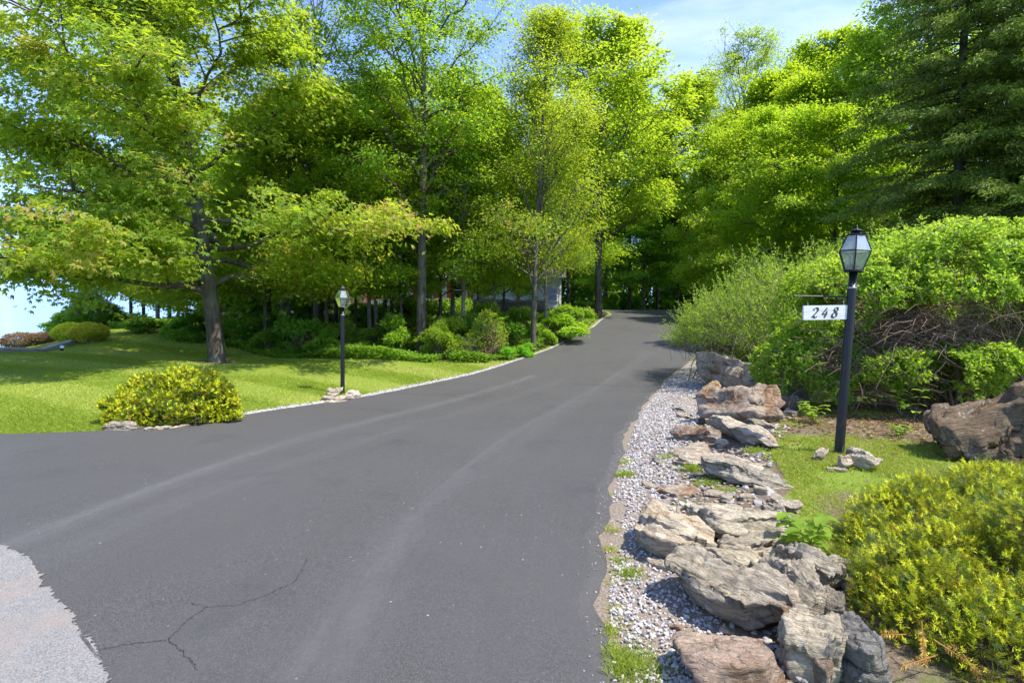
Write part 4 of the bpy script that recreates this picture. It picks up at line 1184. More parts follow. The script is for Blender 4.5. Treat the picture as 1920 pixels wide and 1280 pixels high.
# ------------------------------------------------------------------ the stone border on the right
RK = [
 # label, seed, end a, end b, width px, height, rust, colour, sink, tilt, roll, sub, rough
 ('small rounded grey rock at the far top of the stone border, against the shrubs', 11, (1375, 694), (1432, 694), 60, .62, .15, (.95, .95, .95), .25, 0, 0, 5, .8),
 ('big slab behind the largest rusty boulder, grey ragged left face and orange-brown top', 12, (1322, 722), (1490, 742), 74, .85, .5, (.95, .92, .88), .12, .10, -.25, 5, 1.1),
 ('dark tapering slab tipped down towards the lamp post beside the largest rusty boulder', 13, (1415, 748), (1505, 776), 56, .62, .40, (.68, .66, .64), .15, .14, -.15, 5, 1.1),
 ('small orange wedge of stone propped at the left foot of the big rusty slabs', 14, (1308, 752), (1345, 738), 26, .30, .66, (.95, .88, .8), .1, -.2, 0, 5, 1),
 ('largest rusty brown boulder of the border, broad smooth orange-brown face', 15, (1318, 794), (1462, 786), 92, .80, .52, (.92, .86, .82), .14, .03, -.32, 6, .8),
 ('rounded grey cobble tucked in the gap right of the largest rusty boulder, upper one', 16, (1447, 768), (1467, 766), 16, .14, .1, (.8, .82, .8), .3, 0, 0, 4, .5),
 ('dark grey cobble at the right end of the gap under the tipped slab', 17, (1470, 782), (1498, 780), 18, .18, .1, (.62, .64, .64), .3, 0, 0, 4, .5),
 ('lowest grey cobble in the gap, close to the shaded grass by the rusty boulder', 18, (1455, 788), (1476, 786), 13, .10, .1, (.75, .75, .72), .3, 0, 0, 4, .5),
 ('thin flat shard lying on the gravel left of the rusty boulder', 19, (1262, 768), (1315, 776), 12, .08, .3, (.85, .82, .78), .3, 0, 0, 4, 1),
 ('short rubble stone in the gravel below the thin flat shard', 20, (1270, 782), (1312, 788), 14, .09, .35, (.9, .86, .8), .3, 0, 0, 4, 1),
 ('dark pointed chunk wedged at the left base of the largest rusty boulder', 21, (1318, 772), (1340, 790), 18, .20, .3, (.55, .53, .5), .2, 0, .3, 4, 1),
 ('brown-grey pointed slab on the gravel, left one of the pair below the rusty boulder', 22, (1264, 824), (1350, 828), 32, .26, .52, (.85, .80, .78), .2, -.05, -.15, 5, 1.1),
 ('pale speckled slab sloping to the grass, right one of the pair below the rusty boulder', 23, (1338, 806), (1460, 842), 46, .27, .42, (1, .97, .92), .22, .10, -.2, 5, 1),
 ('little round stone between the pair of slabs below the rusty boulder', 24, (1341, 835), (1368, 837), 15, .12, .25, (.9, .86, .8), .3, 0, 0, 4, .6),
 ('low flat tan and pink slab with a grass tuft, nearly level with the ground', 25, (1248, 872), (1435, 868), 36, .22, .55, (1.05, 1, .95), .52, .02, -.1, 5, .9),
 ('white chalky stone at the grass end of the low tan slab', 26, (1405, 882), (1442, 886), 20, .12, .1, (1.35, 1.35, 1.3), .5, 0, 0, 4, .8),
 ('long grey blade-shaped slab with a pointed right tip overhanging the grass', 27, (1308, 890), (1484, 922), 40, .23, .08, (.90, .92, .88), .08, .05, -.22, 6, 1.2),
 ('flat brown stone with an orange patch, sunk left of the long grey blade slab', 28, (1228, 926), (1312, 922), 56, .20, .62, (.88, .84, .80), .60, 0, 0, 5, .8),
 ('small flat rust-brown stone below the middle of the long grey blade slab', 29, (1325, 935), (1362, 926), 20, .10, .5, (.85, .8, .75), .4, 0, 0, 4, 1),
 ('small square stone standing on the rubble below the tip of the long grey blade slab', 30, (1418, 930), (1446, 930), 15, .10, .1, (.95, .96, .88), .0, 0, .1, 4, 1),
 ('light rubble piece right of the chalky tan boulder, leftmost of the loose rubble', 31, (1285, 962), (1312, 958), 18, .10, .15, (1.1, 1.08, 1.02), .3, 0, 0, 4, 1),
 ('orange-tinted shard lying in the loose rubble above the broad grey slab', 32, (1320, 958), (1352, 952), 10, .05, .75, (1.05, .95, .85), .2, 0, 0, 4, 1),
 ('grey rubble stone in the middle of the loose rubble row', 33, (1355, 944), (1382, 944), 15, .10, .1, (.95, .95, .9), .25, 0, 0, 4, 1),
 ('grey rubble stone next to the square one, in the loose rubble row', 34, (1388, 940), (1414, 943), 16, .10, .2, (1, .98, .92), .25, 0, 0, 4, 1),
 ('pale whitish boulder leaning on the upper left of the tan streaked boulder', 35, (1222, 984), (1276, 978), 44, .24, .25, (1.3, 1.27, 1.2), .3, 0, -.2, 5, .8),
 ('large tan boulder with orange streaks and deep grooves beside the gravel', 36, (1206, 1014), (1352, 1056), 100, .40, .50, (1.28, 1.22, 1.1), .25, .10, -.30, 6, 1.2),
 ('broad light grey slab in the middle of the border, level crinkled top', 37, (1300, 994), (1475, 1014), 84, .30, .15, (1.12, 1.12, 1.04), .2, .04, -.15, 6, 1.1),
 ('narrow grey block standing at the right end of the broad light grey slab', 38, (1436, 974), (1492, 1000), 22, .22, .05, (.92, .92, .9), .2, .2, .2, 5, 1),
 ('long narrow crinkled ridge of stone just below the broad light grey slab', 39, (1325, 1058), (1466, 1042), 34, .23, .12, (1.05, 1.04, .96), .15, -.05, -.2, 5, 1.2),
 ('rough lichen-dotted slab between the tan boulder and the biggest front slab', 40, (1330, 1072), (1474, 1096), 62, .24, .28, (1.1, 1.08, .98), .25, .05, -.15, 6, 1.1),
 ('pale flat slab under the leafy young plant', 41, (1468, 1036), (1540, 1056), 50, .18, .10, (1.3, 1.28, 1.2), .4, .05, 0, 5, .8),
 ('white small stone lying alone in the thin grass near the big yew', 42, (1574, 1062), (1608, 1064), 20, .10, 0, (1.6, 1.6, 1.55), .45, 0, 0, 4, .6),
 ('biggest front slab, long grey brown wedge with lichen spots overhanging the gravel', 43, (1250, 1108), (1500, 1212), 105, .36, .42, (.92, .90, .84), .04, .07, -.34, 6, 1.15),
 ('grey slab with steep parallel ridges right of the biggest front slab', 44, (1440, 1106), (1556, 1186), 62, .36, .06, (.92, .92, .88), .15, .22, -.45, 6, 1.4),
 ('grey ridged slab behind the steep ridged one, reaching towards the yew', 45, (1468, 1084), (1590, 1122), 54, .32, .10, (.95, .95, .92), .2, .12, -.3, 6, 1.3),
 ('dark smooth stone in the shade between the ridged slabs and the yew', 46, (1548, 1164), (1592, 1168), 40, .24, .10, (.62, .62, .6), .3, 0, 0, 5, .7),
 ('little rust-red dry leaf clump, modelled as a stone, wedged between the front slab and the lichen boulder', 47, (1488, 1190), (1526, 1188), 28, .16, .95, (.95, .75, .6), .1, 0, .2, 4, 1.2),  # a dry leaf clump, given the shape and material of a rock
 ('large smooth pinkish brown boulder cut off by the bottom of the photo', 48, (1292, 1290), (1484, 1290), 125, .34, .50, (.90, .76, .70), .3, 0, -.08, 6, .6),
 ('lichen-covered pale boulder right of the pinkish brown one', 49, (1478, 1262), (1584, 1268), 88, .40, .22, (1.1, 1.08, 1.0), .2, 0, -.2, 6, .9),
 ('dark bluish-grey block in the shade under the big yew', 50, (1578, 1286), (1672, 1296), 80, .42, .02, (.50, .54, .60), .2, 0, 0, 6, .7),
 ('small brown stone at the bottom corner below the lichen boulder', 51, (1536, 1300), (1576, 1304), 34, .2, .5, (.7, .6, .55), .2, 0, 0, 4, 1),
 ('thin grey shard on the gravel edge left of the low tan slab', 52, (1228, 866), (1256, 876), 12, .06, .1, (.7, .7, .68), .2, 0, 0, 4, 1),
 ('flat brown stone on the gravel edge beside the orange-patched stone', 53, (1208, 912), (1236, 920), 12, .06, .4, (.8, .75, .7), .2, 0, 0, 4, 1),
 ('brown pebble-like stone lying alone on the white gravel near the front slab', 54, (1266, 1190), (1290, 1196), 12, .05, .6, (.85, .75, .65), .1, 0, 0, 4, .7),
 ('flat tan stone sunk in the gravel edge just above the low tan slab', 55, (1262, 852), (1345, 848), 24, .16, .4, (1.0, .95, .88), .45, 0, -.1, 5, .9),
 ('grey flat slab half covered by rubble beyond the orange-patched stone', 56, (1330, 962), (1420, 976), 30, .15, .2, (1.05, 1.03, .96), .4, .02, -.1, 5, 1),
 ('thin layered slab at the grass side below the long grey blade tip', 57, (1448, 948), (1506, 966), 24, .16, .1, (1.0, 1.0, .95), .3, .05, -.1, 5, 1.1),
 ('pale wedge filling the gap right of the long narrow crinkled ridge', 58, (1440, 1072), (1512, 1082), 34, .20, .15, (1.15, 1.12, 1.02), .3, .05, -.15, 5, 1),
 ('tan flat stone between the tan streaked boulder and the gravel, half buried', 59, (1222, 1066), (1300, 1084), 26, .12, .45, (1.1, 1.04, .94), .4, 0, -.1, 5, .9),
 ('small layered slab between the brown-grey pointed slab and the low tan slab', 60, (1285, 846), (1330, 842), 14, .12, .3, (.95, .9, .85), .3, 0, 0, 4, 1),
 ('grey slab bedded below the rusty boulder, beside its right-hand foot', 61, (1395, 800), (1462, 806), 22, .18, .2, (.85, .84, .8), .3, .05, -.1, 5, 1.1),
]
for (lb, sd, a, b, w, hg, ru, co, sk, ti, ro, sub, rg) in RK:
    place_rock('rock', lb, sd, a, b, w * (1.25 if a[1] < 830 or a[1] > 980 else 1.5), hg * .8, ru, co, sk, ti, ro, 'rock', 'stones of the border beside the driveway', sub, rg)
# boulder under the shrub
bo = place_rock('boulder', 'big weathered grey-brown boulder half under the leafy shrub', 71, (1760, 855), (2080, 860), 230, .98, .42, (.46, .38, .30), .34, -.20, -.18, 'boulder', None, 6, 1.4, flat_top=.8)
# stones at the foot of the lamp posts
G = 'stones at the foot of the near lamp post'
for lb, sd, a, b, w, hg, ru, co, sk, ti, ro in [
    ('small tipped stone left of the near lamp post foot', 81, (1528, 868), (1555, 860), 17, .13, .2, (.95, .92, .85), .05, -.35, .2),
    ('upright pale stone in front of the near lamp post foot', 82, (1570, 880), (1606, 882), 26, .17, .2, (1.2, 1.15, 1.02), .12, 0, -.35),
    ('largest pale layered stone right of the near lamp post foot', 83, (1592, 870), (1658, 888), 34, .20, .05, (1.35, 1.33, 1.25), .1, .1, -.3),
    ('thin flat stone lying in the grass before the near lamp post', 84, (1552, 884), (1600, 887), 11, .05, .1, (1.05, 1.02, .95), .3, 0, 0),
    ('dark stone squeezed behind the pale stone at the near lamp post', 85, (1588, 860), (1612, 862), 20, .14, .1, (.6, .6, .58), .2, 0, 0)]:
    place_rock('stone', lb, sd, a, b, w, hg, ru, co, sk, ti, ro, 'stone', G, 5, 1)
G = 'stones at the foot of the far lamp post'
for lb, sd, a, b, w, hg, ru, co, sk, ti, ro, lf in [
    ('low flat stone at the left end of the far lamp post pile', 91, (600, 752), (634, 750), 14, .14, .1, (1.1, 1.05, .98), .1, 0, 0, 0),
    ('middle front stone of the pile round the far lamp post', 92, (628, 753), (660, 750), 12, .13, .2, (1.15, 1.1, 1), .1, 0, 0, 0),
    ('largest pale stone at the right end of the far lamp post pile', 93, (645, 747), (680, 746), 18, .20, .1, (1.25, 1.22, 1.15), .1, 0, -.2, 0),
    ('upper flat stone behind the far lamp post foot', 94, (612, 742), (642, 740), 16, .18, .1, (1.05, 1.02, .95), .05, 0, -.1, 0),
    ('thin stone on the gravel below the far lamp post pile', 95, (596, 757), (650, 755), 7, .07, .1, (1.2, 1.18, 1.1), .2, 0, 0, 0)]:
    place_rock('stone', lb, sd, a, b, w, hg, ru, co, sk, ti, ro, 'stone', G, 4, 1, lift=lf)
G = 'stones edging the yellow bush across the driveway'
for lb, sd, a, b, w, hg, ru, co, sk, ti, ro in [
    ('dark grey layered stone at the left foot of the yellow bush', 101, (182, 808), (258, 808), 22, .16, .1, (.82, .80, .76), .15, 0, -.1),
    ('flat pale stone in front of the yellow bush, right of the dark one', 102, (262, 810), (318, 806), 12, .08, .3, (1.15, 1.1, 1), .25, 0, 0),
    ('thin pale stone strip under the middle of the yellow bush', 103, (312, 805), (362, 800), 10, .06, .3, (1.2, 1.12, 1), .3, 0, 0),
    ('tilted tan slab with an orange face at the right foot of the yellow bush', 104, (362, 797), (412, 778), 24, .26, .72, (1.05, .95, .85), .08, -.30, -.2),
    ('small pale stone right of the tilted tan slab by the asphalt', 105, (398, 791), (428, 786), 9, .10, .1, (1.1, 1.05, 1), .2, 0, 0)]:
    place_rock('stone', lb, sd, a, b, w, hg, ru, co, sk, ti, ro, 'stone', G, 5, 1)

# ------------------------------------------------------------------ bushes
def bush(name, label, cat, loc, wood_me, fol_me, fmat, wmat='twig', group=None, color=None):
    root = empty(name, loc)
    tag(root, label, cat, group)
    link('stems', wood_me, M[wmat], root); f = link('foliage', fol_me, M[fmat], root)
    if color: f.color = (*color, 1)
    return root
# big yew, bottom right
yl = ground(1830, 1180)
yl = Vector((2.90, 2.98, h1(2.90, 2.98) - .11))
yb = [(0, .25, .10, .95, .95, .62), (.55, -.25, .14, .9, .8, .60), (-.50, .0, .02, .52, .55, .44), (.9, .75, .1, .9, .8, .62), (-.2, -.45, -.06, .62, .42, .42), (.25, .9, .05, .8, .6, .55)]
rl = np.random.default_rng(19)
for b in list(yb[:6]):
    for _ in range(9):
        d = rdir(rl, 1)[0]; d[2] = abs(d[2]) * .9 + .05; d[1] -= .3; d = d / np.linalg.norm(d)
        q = rl.uniform(.13, .26)
        yb.append((b[0] + d[0] * b[3] * .98, b[1] + d[1] * b[4] * .98, b[2] + d[2] * b[5] * .98, q * 1.15, q, q * .95))
def yview(P):
    w = P + np.array(yl[:])
    return (w[:, 0] < .98 * w[:, 1] + .45) & (w[:, 2] > -.05)
yb = [tuple(v * .84 for v in b) for b in yb] + [(-.72, -.22, .04, .34, .34, .36), (-.62, -.50, .02, .40, .32, .36), (-.10, -.70, .04, .6, .36, .46), (.5, -.8, .06, .6, .4, .5), (-.85, -.02, .0, .26, .3, .26), (-.30, -.55, .22, .3, .28, .28)]
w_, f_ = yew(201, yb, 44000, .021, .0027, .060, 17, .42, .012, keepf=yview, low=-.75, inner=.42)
yy_ = bush('yew_bush', 'large spreading yew with bright yellow-green tips in the near corner below the shrubs', 'bush', yl, w_, f_, 'yew')
# dead sprays on it
a = Acc(); r = np.random.default_rng(5)
for (px, py, Y, dx, dz, L) in [(1745, 1195, 2.52, -.2, -.4, .14), (1790, 1225, 2.45, .8, -.5, .22), (1760, 1245, 2.45, -.9, .0, .18), (1840, 1262, 2.4, .4, -.8, .14), (1700, 1200, 2.6, -.9, .2, .12), (1895, 1250, 2.42, .5, -.4, .12)]:
    c = np.array(pw(px, py, Y)) - np.array(yl[:])
    d = nrm(np.array([[dx, -.35, dz]]))[0]; s = nrm(np.cross(d, [0, -1, .3])[None])[0]
    m = 44; u = np.repeat(np.linspace(0, 1, m // 2), 2); sg = np.tile([1., -1.], m // 2)
    B = c + d * L * u[:, None]
    A = s * sg[:, None] * .9 + d * .6 + r.normal(size=(m, 3)) * .18
    A = nrm(A); N = nrm(np.cross(s, d) + r.normal(size=(m, 3)) * .4)
    add_leaves(a, B, A, N, .026 * r.uniform(.8, 1.1, m), np.clip(.96 + r.normal(size=m) * .03, .93, 1), 'ovate', .32)
    tube(a, np.array([c - d * .05, c + d * L]), [.003, .0015], 4, tint=1.0)
link('dead_spray', a.mesh('dead_spray'), M['yew'], yy_)
# yellow bush across the driveway
yl2 = ground(310, 792)
rl = np.random.default_rng(23)
yb2 = [(-.05, .35, .22, .52, .5, .52), (-.52, .1, .08, .46, .45, .36), (.48, .25, .14, .48, .45, .46), (-.1, -.05, .02, .6, .4, .34), (.15, .4, .30, .42, .4, .46), (.72, .25, .06, .28, .3, .36), (-.32, .3, .28, .38, .4, .42)]
for b in list(yb2):
    for _ in range(7):
        d = rdir(rl, 1)[0]; d[2] = abs(d[2]); d[1] -= .3; d = d / np.linalg.norm(d)
        q = rl.uniform(.08, .17)
        yb2.append((b[0] + d[0] * b[3], b[1] + d[1] * b[4], b[2] + d[2] * b[5], q * 1.2, q, q))
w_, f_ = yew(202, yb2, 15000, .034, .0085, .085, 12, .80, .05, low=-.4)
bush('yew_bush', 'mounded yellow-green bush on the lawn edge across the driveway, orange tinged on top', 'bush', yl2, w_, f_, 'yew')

# the twiggy light bush at the bend
loc = Vector((6.25, 12.5, h1(6.25, 12.5)))
def shoots(r, wood, fol, blobs, n, lmin, lmax, leaf, base_tint=.62):
    P, D, sh = blob_points(r, blobs, n, .3, -.1)
    for p, d in zip(P, D):
        L = r.uniform(lmin, lmax)
        v = nrm((d * .55 + np.array([-.12, 0, .8]) + r.normal(size=3) * .38)[None])[0]
        e = p + v * L; m = (p + e) / 2 + np.array([0, 0, .05]) - v * 0 + r.normal(size=3) * .03
        s0 = p - v * L * .9 + np.array([0, 0, -.05])
        tube(wood, bez(s0, p, e, 5), np.linspace(.005, .0015, 5), 3)
        k = int(r.integers(10, 20))
        u = r.uniform(.0, 1.03, k)[:, None]
        q = p + (e - p) * u
        A = nrm(v * .8 + rdir(r, k) * .8); N = rdir(r, k) + np.array([0, 0, .6])
        add_leaves(fol, q, A, N, leaf * r.uniform(.6, 1.15, k), np.clip(base_tint + r.normal(size=k) * .14, 0, 1), 'ovate', .8)
fb = [(0, 0, 1.1, 2.0, 1.9, 1.55), (-.7, 1.6, .9, 1.45, 1.5, 1.25), (1.5, -.9, 1.4, 1.6, 1.4, 1.45), (-.9, 2.8, .75, 1.05, 1.1, .9), (-.1, -.7, .9, 1.2, 1.0, .8), (2.7, -.4, 1.6, 1.4, 1.3, 1.35)]
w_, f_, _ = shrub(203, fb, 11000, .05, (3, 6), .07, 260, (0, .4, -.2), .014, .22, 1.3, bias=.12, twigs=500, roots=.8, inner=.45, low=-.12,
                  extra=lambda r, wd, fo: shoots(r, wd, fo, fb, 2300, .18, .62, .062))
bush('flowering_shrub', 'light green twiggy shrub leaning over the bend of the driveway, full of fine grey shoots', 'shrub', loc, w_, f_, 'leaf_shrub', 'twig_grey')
# the big leafy shrub behind the lamp post
loc2 = Vector((6.6, 8.6, h1(6.6, 8.6)))
o_ = np.array(loc2[:])
AZ = [(6.2, 7.9, 2.05, .8, .6, .45), (5.0, 8.2, 2.0, .7, .6, .5), (7.6, 7.9, 2.5, .8, .7, .5), (5.75, 7.6, .95, .5, .4, .3), (6.35, 7.45, 1.0, .35, .35, .3), (5.0, 7.9, .55, .5, .4, .3), (7.2, 9.3, 1.70, 2.3, 1.7, 1.42), (5.5, 9.0, 1.45, 1.2, 1.2, 1.25), (9.2, 8.8, 1.6, 1.9, 1.5, 1.45), (4.7, 8.9, .85, .85, .8, .70), (6.1, 7.75, .75, .55, .5, .42), (7.35, 7.5, 1.05, .75, .6, .80), (5.2, 8.1, .95, .45, .5, .45), (6.6, 8.2, 2.2, 1.2, .8, .75), (8.2, 7.6, 1.5, .9, .7, 1.0)]
AZl = [(b[0] - o_[0], b[1] - o_[1], b[2] - o_[2], *b[3:]) for b in AZ]
hol = [((5.65 - o_[0], 7.5 - o_[1], 1.50 - o_[2]), (.70, 1.0, .33)), ((6.9 - o_[0], 7.2 - o_[1], 1.25 - o_[2]), (.26, .6, .6)), ((4.95 - o_[0], 7.9 - o_[1], 1.30 - o_[2]), (.4, .5, .2)),
       ((5.62 - o_[0], 7.4 - o_[1], .72 - o_[2]), (.20, .6, .5)), ((6.72 - o_[0], 7.2 - o_[1], .60 - o_[2]), (.22, .6, .42)), ((6.15 - o_[0], 7.3 - o_[1], .42 - o_[2]), (.22, .5, .22)), ((5.0 - o_[0], 7.6 - o_[1], .5 - o_[2]), (.25, .5, .25))]
def tangle(r, wood, fol):
    for c, s, n in (((5.70, 8.15, 1.48), (.75, .45, .36), 420), ((6.9, 7.9, 1.2), (.3, .4, .6), 90), ((5.0, 8.4, .9), (.5, .5, .5), 180)):
        for _ in range(n):
            a = np.array(c) - o_ + r.normal(size=3) * np.array(s) * .55
            az = r.normal() * .7 + (0 if r.random() < .5 else PI); L = r.uniform(.3, 1.0)
            d = np.array([math.cos(az), math.sin(az) * .6 - .25, r.normal() * .35 - .05])
            e = a + d * L; m = (a + e) / 2 + np.array([0, 0, .22 * L]) + r.normal(size=3) * .10
            Q = bez(a, m, e, 6); Q[1:-1] += r.normal(size=(4, 3)) * .018
            rr = r.uniform(.003, .009)
            tube(wood, Q, np.linspace(rr, .002, 6), 4)
            if r.random() < .5:
                q = Q[3]; tube(wood, np.array([q, q + nrm((d + r.normal(size=3) * .8)[None])[0] * .25]), [rr * .6, .0015], 3)
    for _ in range(36):                                          # main stems rising from the foot by the boulder
        a = np.array([7.0, 8.2, .3]) - o_ + r.normal(size=3) * [.35, .25, 0]
        e = np.array([6.2, 8.5, 1.7]) - o_ + r.normal(size=3) * [.8, .35, .22]
        m = np.array([a[0] * .8 + e[0] * .2, a[1], (a[2] + e[2]) * .5 + .2]) + r.normal(size=3) * .15
        tube(wood, bez(a, m, e, 8), np.linspace(.022, .006, 8), 6)
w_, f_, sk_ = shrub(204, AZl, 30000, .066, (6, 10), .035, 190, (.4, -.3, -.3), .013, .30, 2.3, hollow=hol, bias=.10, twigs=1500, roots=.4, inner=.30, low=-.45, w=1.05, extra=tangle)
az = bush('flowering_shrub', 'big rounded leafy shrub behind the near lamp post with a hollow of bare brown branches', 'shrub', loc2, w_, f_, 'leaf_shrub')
r = np.random.default_rng(77)
P, D = sk_
vis = (D[:, 1] < .1)
P, D = P[vis], D[vis]
cs_ = P[r.choice(len(P), 26, replace=False)]
a = Acc()
for c in cs_:
    m = int(r.integers(10, 30)); q = c + r.normal(size=(m, 3)) * .05 + [0, -.04, .03]
    add_leaves(a, q, rdir(r, m) + [0, -.3, .3], rdir(r, m) + [0, -.5, .5], r.uniform(.02, .04, m), r.random(m), 'ovate', 1.3)
link('blossom', a.mesh('blossom'), M['blossom'], az)

# young plants
def sapling(seed, n_st, hgt, leaf, spread):
    r = np.random.default_rng(seed); wd = Acc(); fo = Acc()
    for k in range(n_st):
        az_ = r.uniform(0, 6.28); hh = hgt * r.uniform(.55, 1.1)
        e = np.array([math.cos(az_) * spread, math.sin(az_) * spread, hh])
        a_ = np.append(r.normal(size=2) * .02, -.02)
        Q = bez(a_, (a_ + e) / 2 + [0, 0, .1 * hh], e, 6); tube(wd, Q, np.linspace(.005, .002, 6), 5)
        for j in range(2, 6):
            m = 2 if j < 5 else 3
            t0 = r.uniform(0, 6.28)
            for i in range(m):
                t_ = t0 + i * 2 * PI / m
                A = np.array([[math.cos(t_), math.sin(t_), r.uniform(-.1, .35)]])
                L = leaf * r.uniform(.7, 1.15)
                # a leaf of two halves, folded a little along its midrib and bent at the tip
                A = nrm(A)[0]; Bv = nrm(np.cross(A, [0, 0, 1])[None])[0]
                us = np.linspace(0, 1, 6); wid = .30 * np.sin(PI * us ** .8) * L
                mid = Q[j] + A * (us * L)[:, None] + np.array([0, 0, -.28 * L])[None] * (us ** 2)[:, None]
                lf = mid + Bv * wid[:, None] + np.array([0, 0, .25])[None] * wid[:, None]; rt = mid - Bv * wid[:, None] + np.array([0, 0, .25])[None] * wid[:, None]
                V = np.vstack([mid, lf, rt]); q = np.arange(5)
                fo.add(V, np.vstack([np.stack([q, q + 1, q + 7, q + 6], -1), np.stack([q + 1, q, q + 12, q + 13], -1)]), np.clip(r.normal(.66, .12), 0, 1))
    return wd.mesh('stems', True), fo.mesh('foliage', True)
bush('young_plant', 'bright broad-leaved young plant sprouting between the stone border and the thin grass', 'plant', ground(1522, 1056), *sapling(301, 8, .30, .105, .13), 'leaf_shrub')
bush('young_plant', 'slender dark-leaved seedling on a thin stem in the shade below the big shrub', 'plant', gp(1722, 7.2), *sapling(302, 1, .5, .13, .08), 'leaf_under')
bush('young_plant', 'low broad-leaved weed beside the foot of the shrub, left of the near lamp post', 'plant', gp(1530, 7.4), *sapling(303, 6, .24, .11, .16), 'leaf_shrub')
bush('young_plant', 'tiny fern-like weed in the brown soil right of the near lamp post', 'plant', gp(1690, 6.6), *sapling(304, 5, .12, .08, .08), 'leaf_shrub')
# ------------------------------------------------------------------ trees
def make_tree(name, label, cat, loc, meshes, barkm, leafm, scale=1.0, rot=0.0, group=None, color=None, sxy=1.0):
    t, c = meshes
    root = empty(name, loc, rot)
    root.scale = (scale * sxy, scale * sxy, scale)
    tag(root, label, cat, group)
    o1 = link('trunk', t, M[barkm], root); o2 = link('crown', c, M[leafm], root)
    if color: o2.color = (*color, 1)
    return root
# the big maple on the lawn
maple = broadleaf(401, 12.6, .17, 6.3, n_prim=34, n_sec=9, trunk_r=.24, leaf=.122, n_leaf=150000, kind='maple', off=(-2.1, 0), lean=(-.1, 0), prof='maple', rise=(.06, .22), clump=.62, skirt=True, gaps=.20, tint_bias=.11)
make_tree('maple_tree', 'large spreading maple standing alone on the lawn, crown filling the upper left', 'tree', gp(407, 17), maple, 'bark', 'leaf_maple', 1.0, 0)

K = {}
K['tall'] = broadleaf(411, 15.2, .30, 3.3, 30, 7, .185, .125, 56000, off=(.2, 0), prof='column', rise=(.05, .22), clump=.50, gaps=.24, tint_bias=.02, dead=5, wiggle=.10)
K['sparse'] = broadleaf(412, 12.2, .16, 3.2, 32, 7, .11, .10, 40000, off=(.5, 0), prof='spire', rise=(.10, .28), clump=.55, gaps=.14, tint_bias=.16, dead=6)
K['bare'] = broadleaf(413, 13.0, .40, 1.8, 18, 6, .12, .11, 14000, prof='column', rise=(.10, .22), clump=.42, gaps=.25, bare_top=.42, dead=4)
K['round'] = broadleaf(414, 15.5, .22, 4.6, 30, 8, .22, .21, 52000, prof='egg', rise=(.08, .24), clump=.62, gaps=.16, tint_bias=.08)
K['upright'] = broadleaf(415, 16.5, .24, 4.2, 30, 8, .20, .21, 50000, prof='vase', rise=(.12, .28), clump=.62, gaps=.16, tint_bias=.08)
K['young'] = broadleaf(416, 9.5, .20, 2.5, 24, 7, .085, .12, 32000, prof='egg', rise=(.05, .18), clump=.50, gaps=.18, tint_bias=.12)
K['bushy'] = broadleaf(417, 11.5, .10, 4.2, 30, 8, .14, .18, 48000, prof='dome', rise=(.04, .20), clump=.60, gaps=.16, tint_bias=.05, skirt=True)
K['forest'] = broadleaf(418, 17.5, .24, 4.4, 28, 7, .19, .25, 38000, prof='egg', rise=(.05, .2), clump=.75, gaps=.16, tint_bias=.10, dead=4)
K['airy'] = broadleaf(419, 18.0, .34, 3.6, 26, 7, .18, .12, 34000, prof='vase', rise=(.14, .28), clump=.48, gaps=.26, tint_bias=.04)

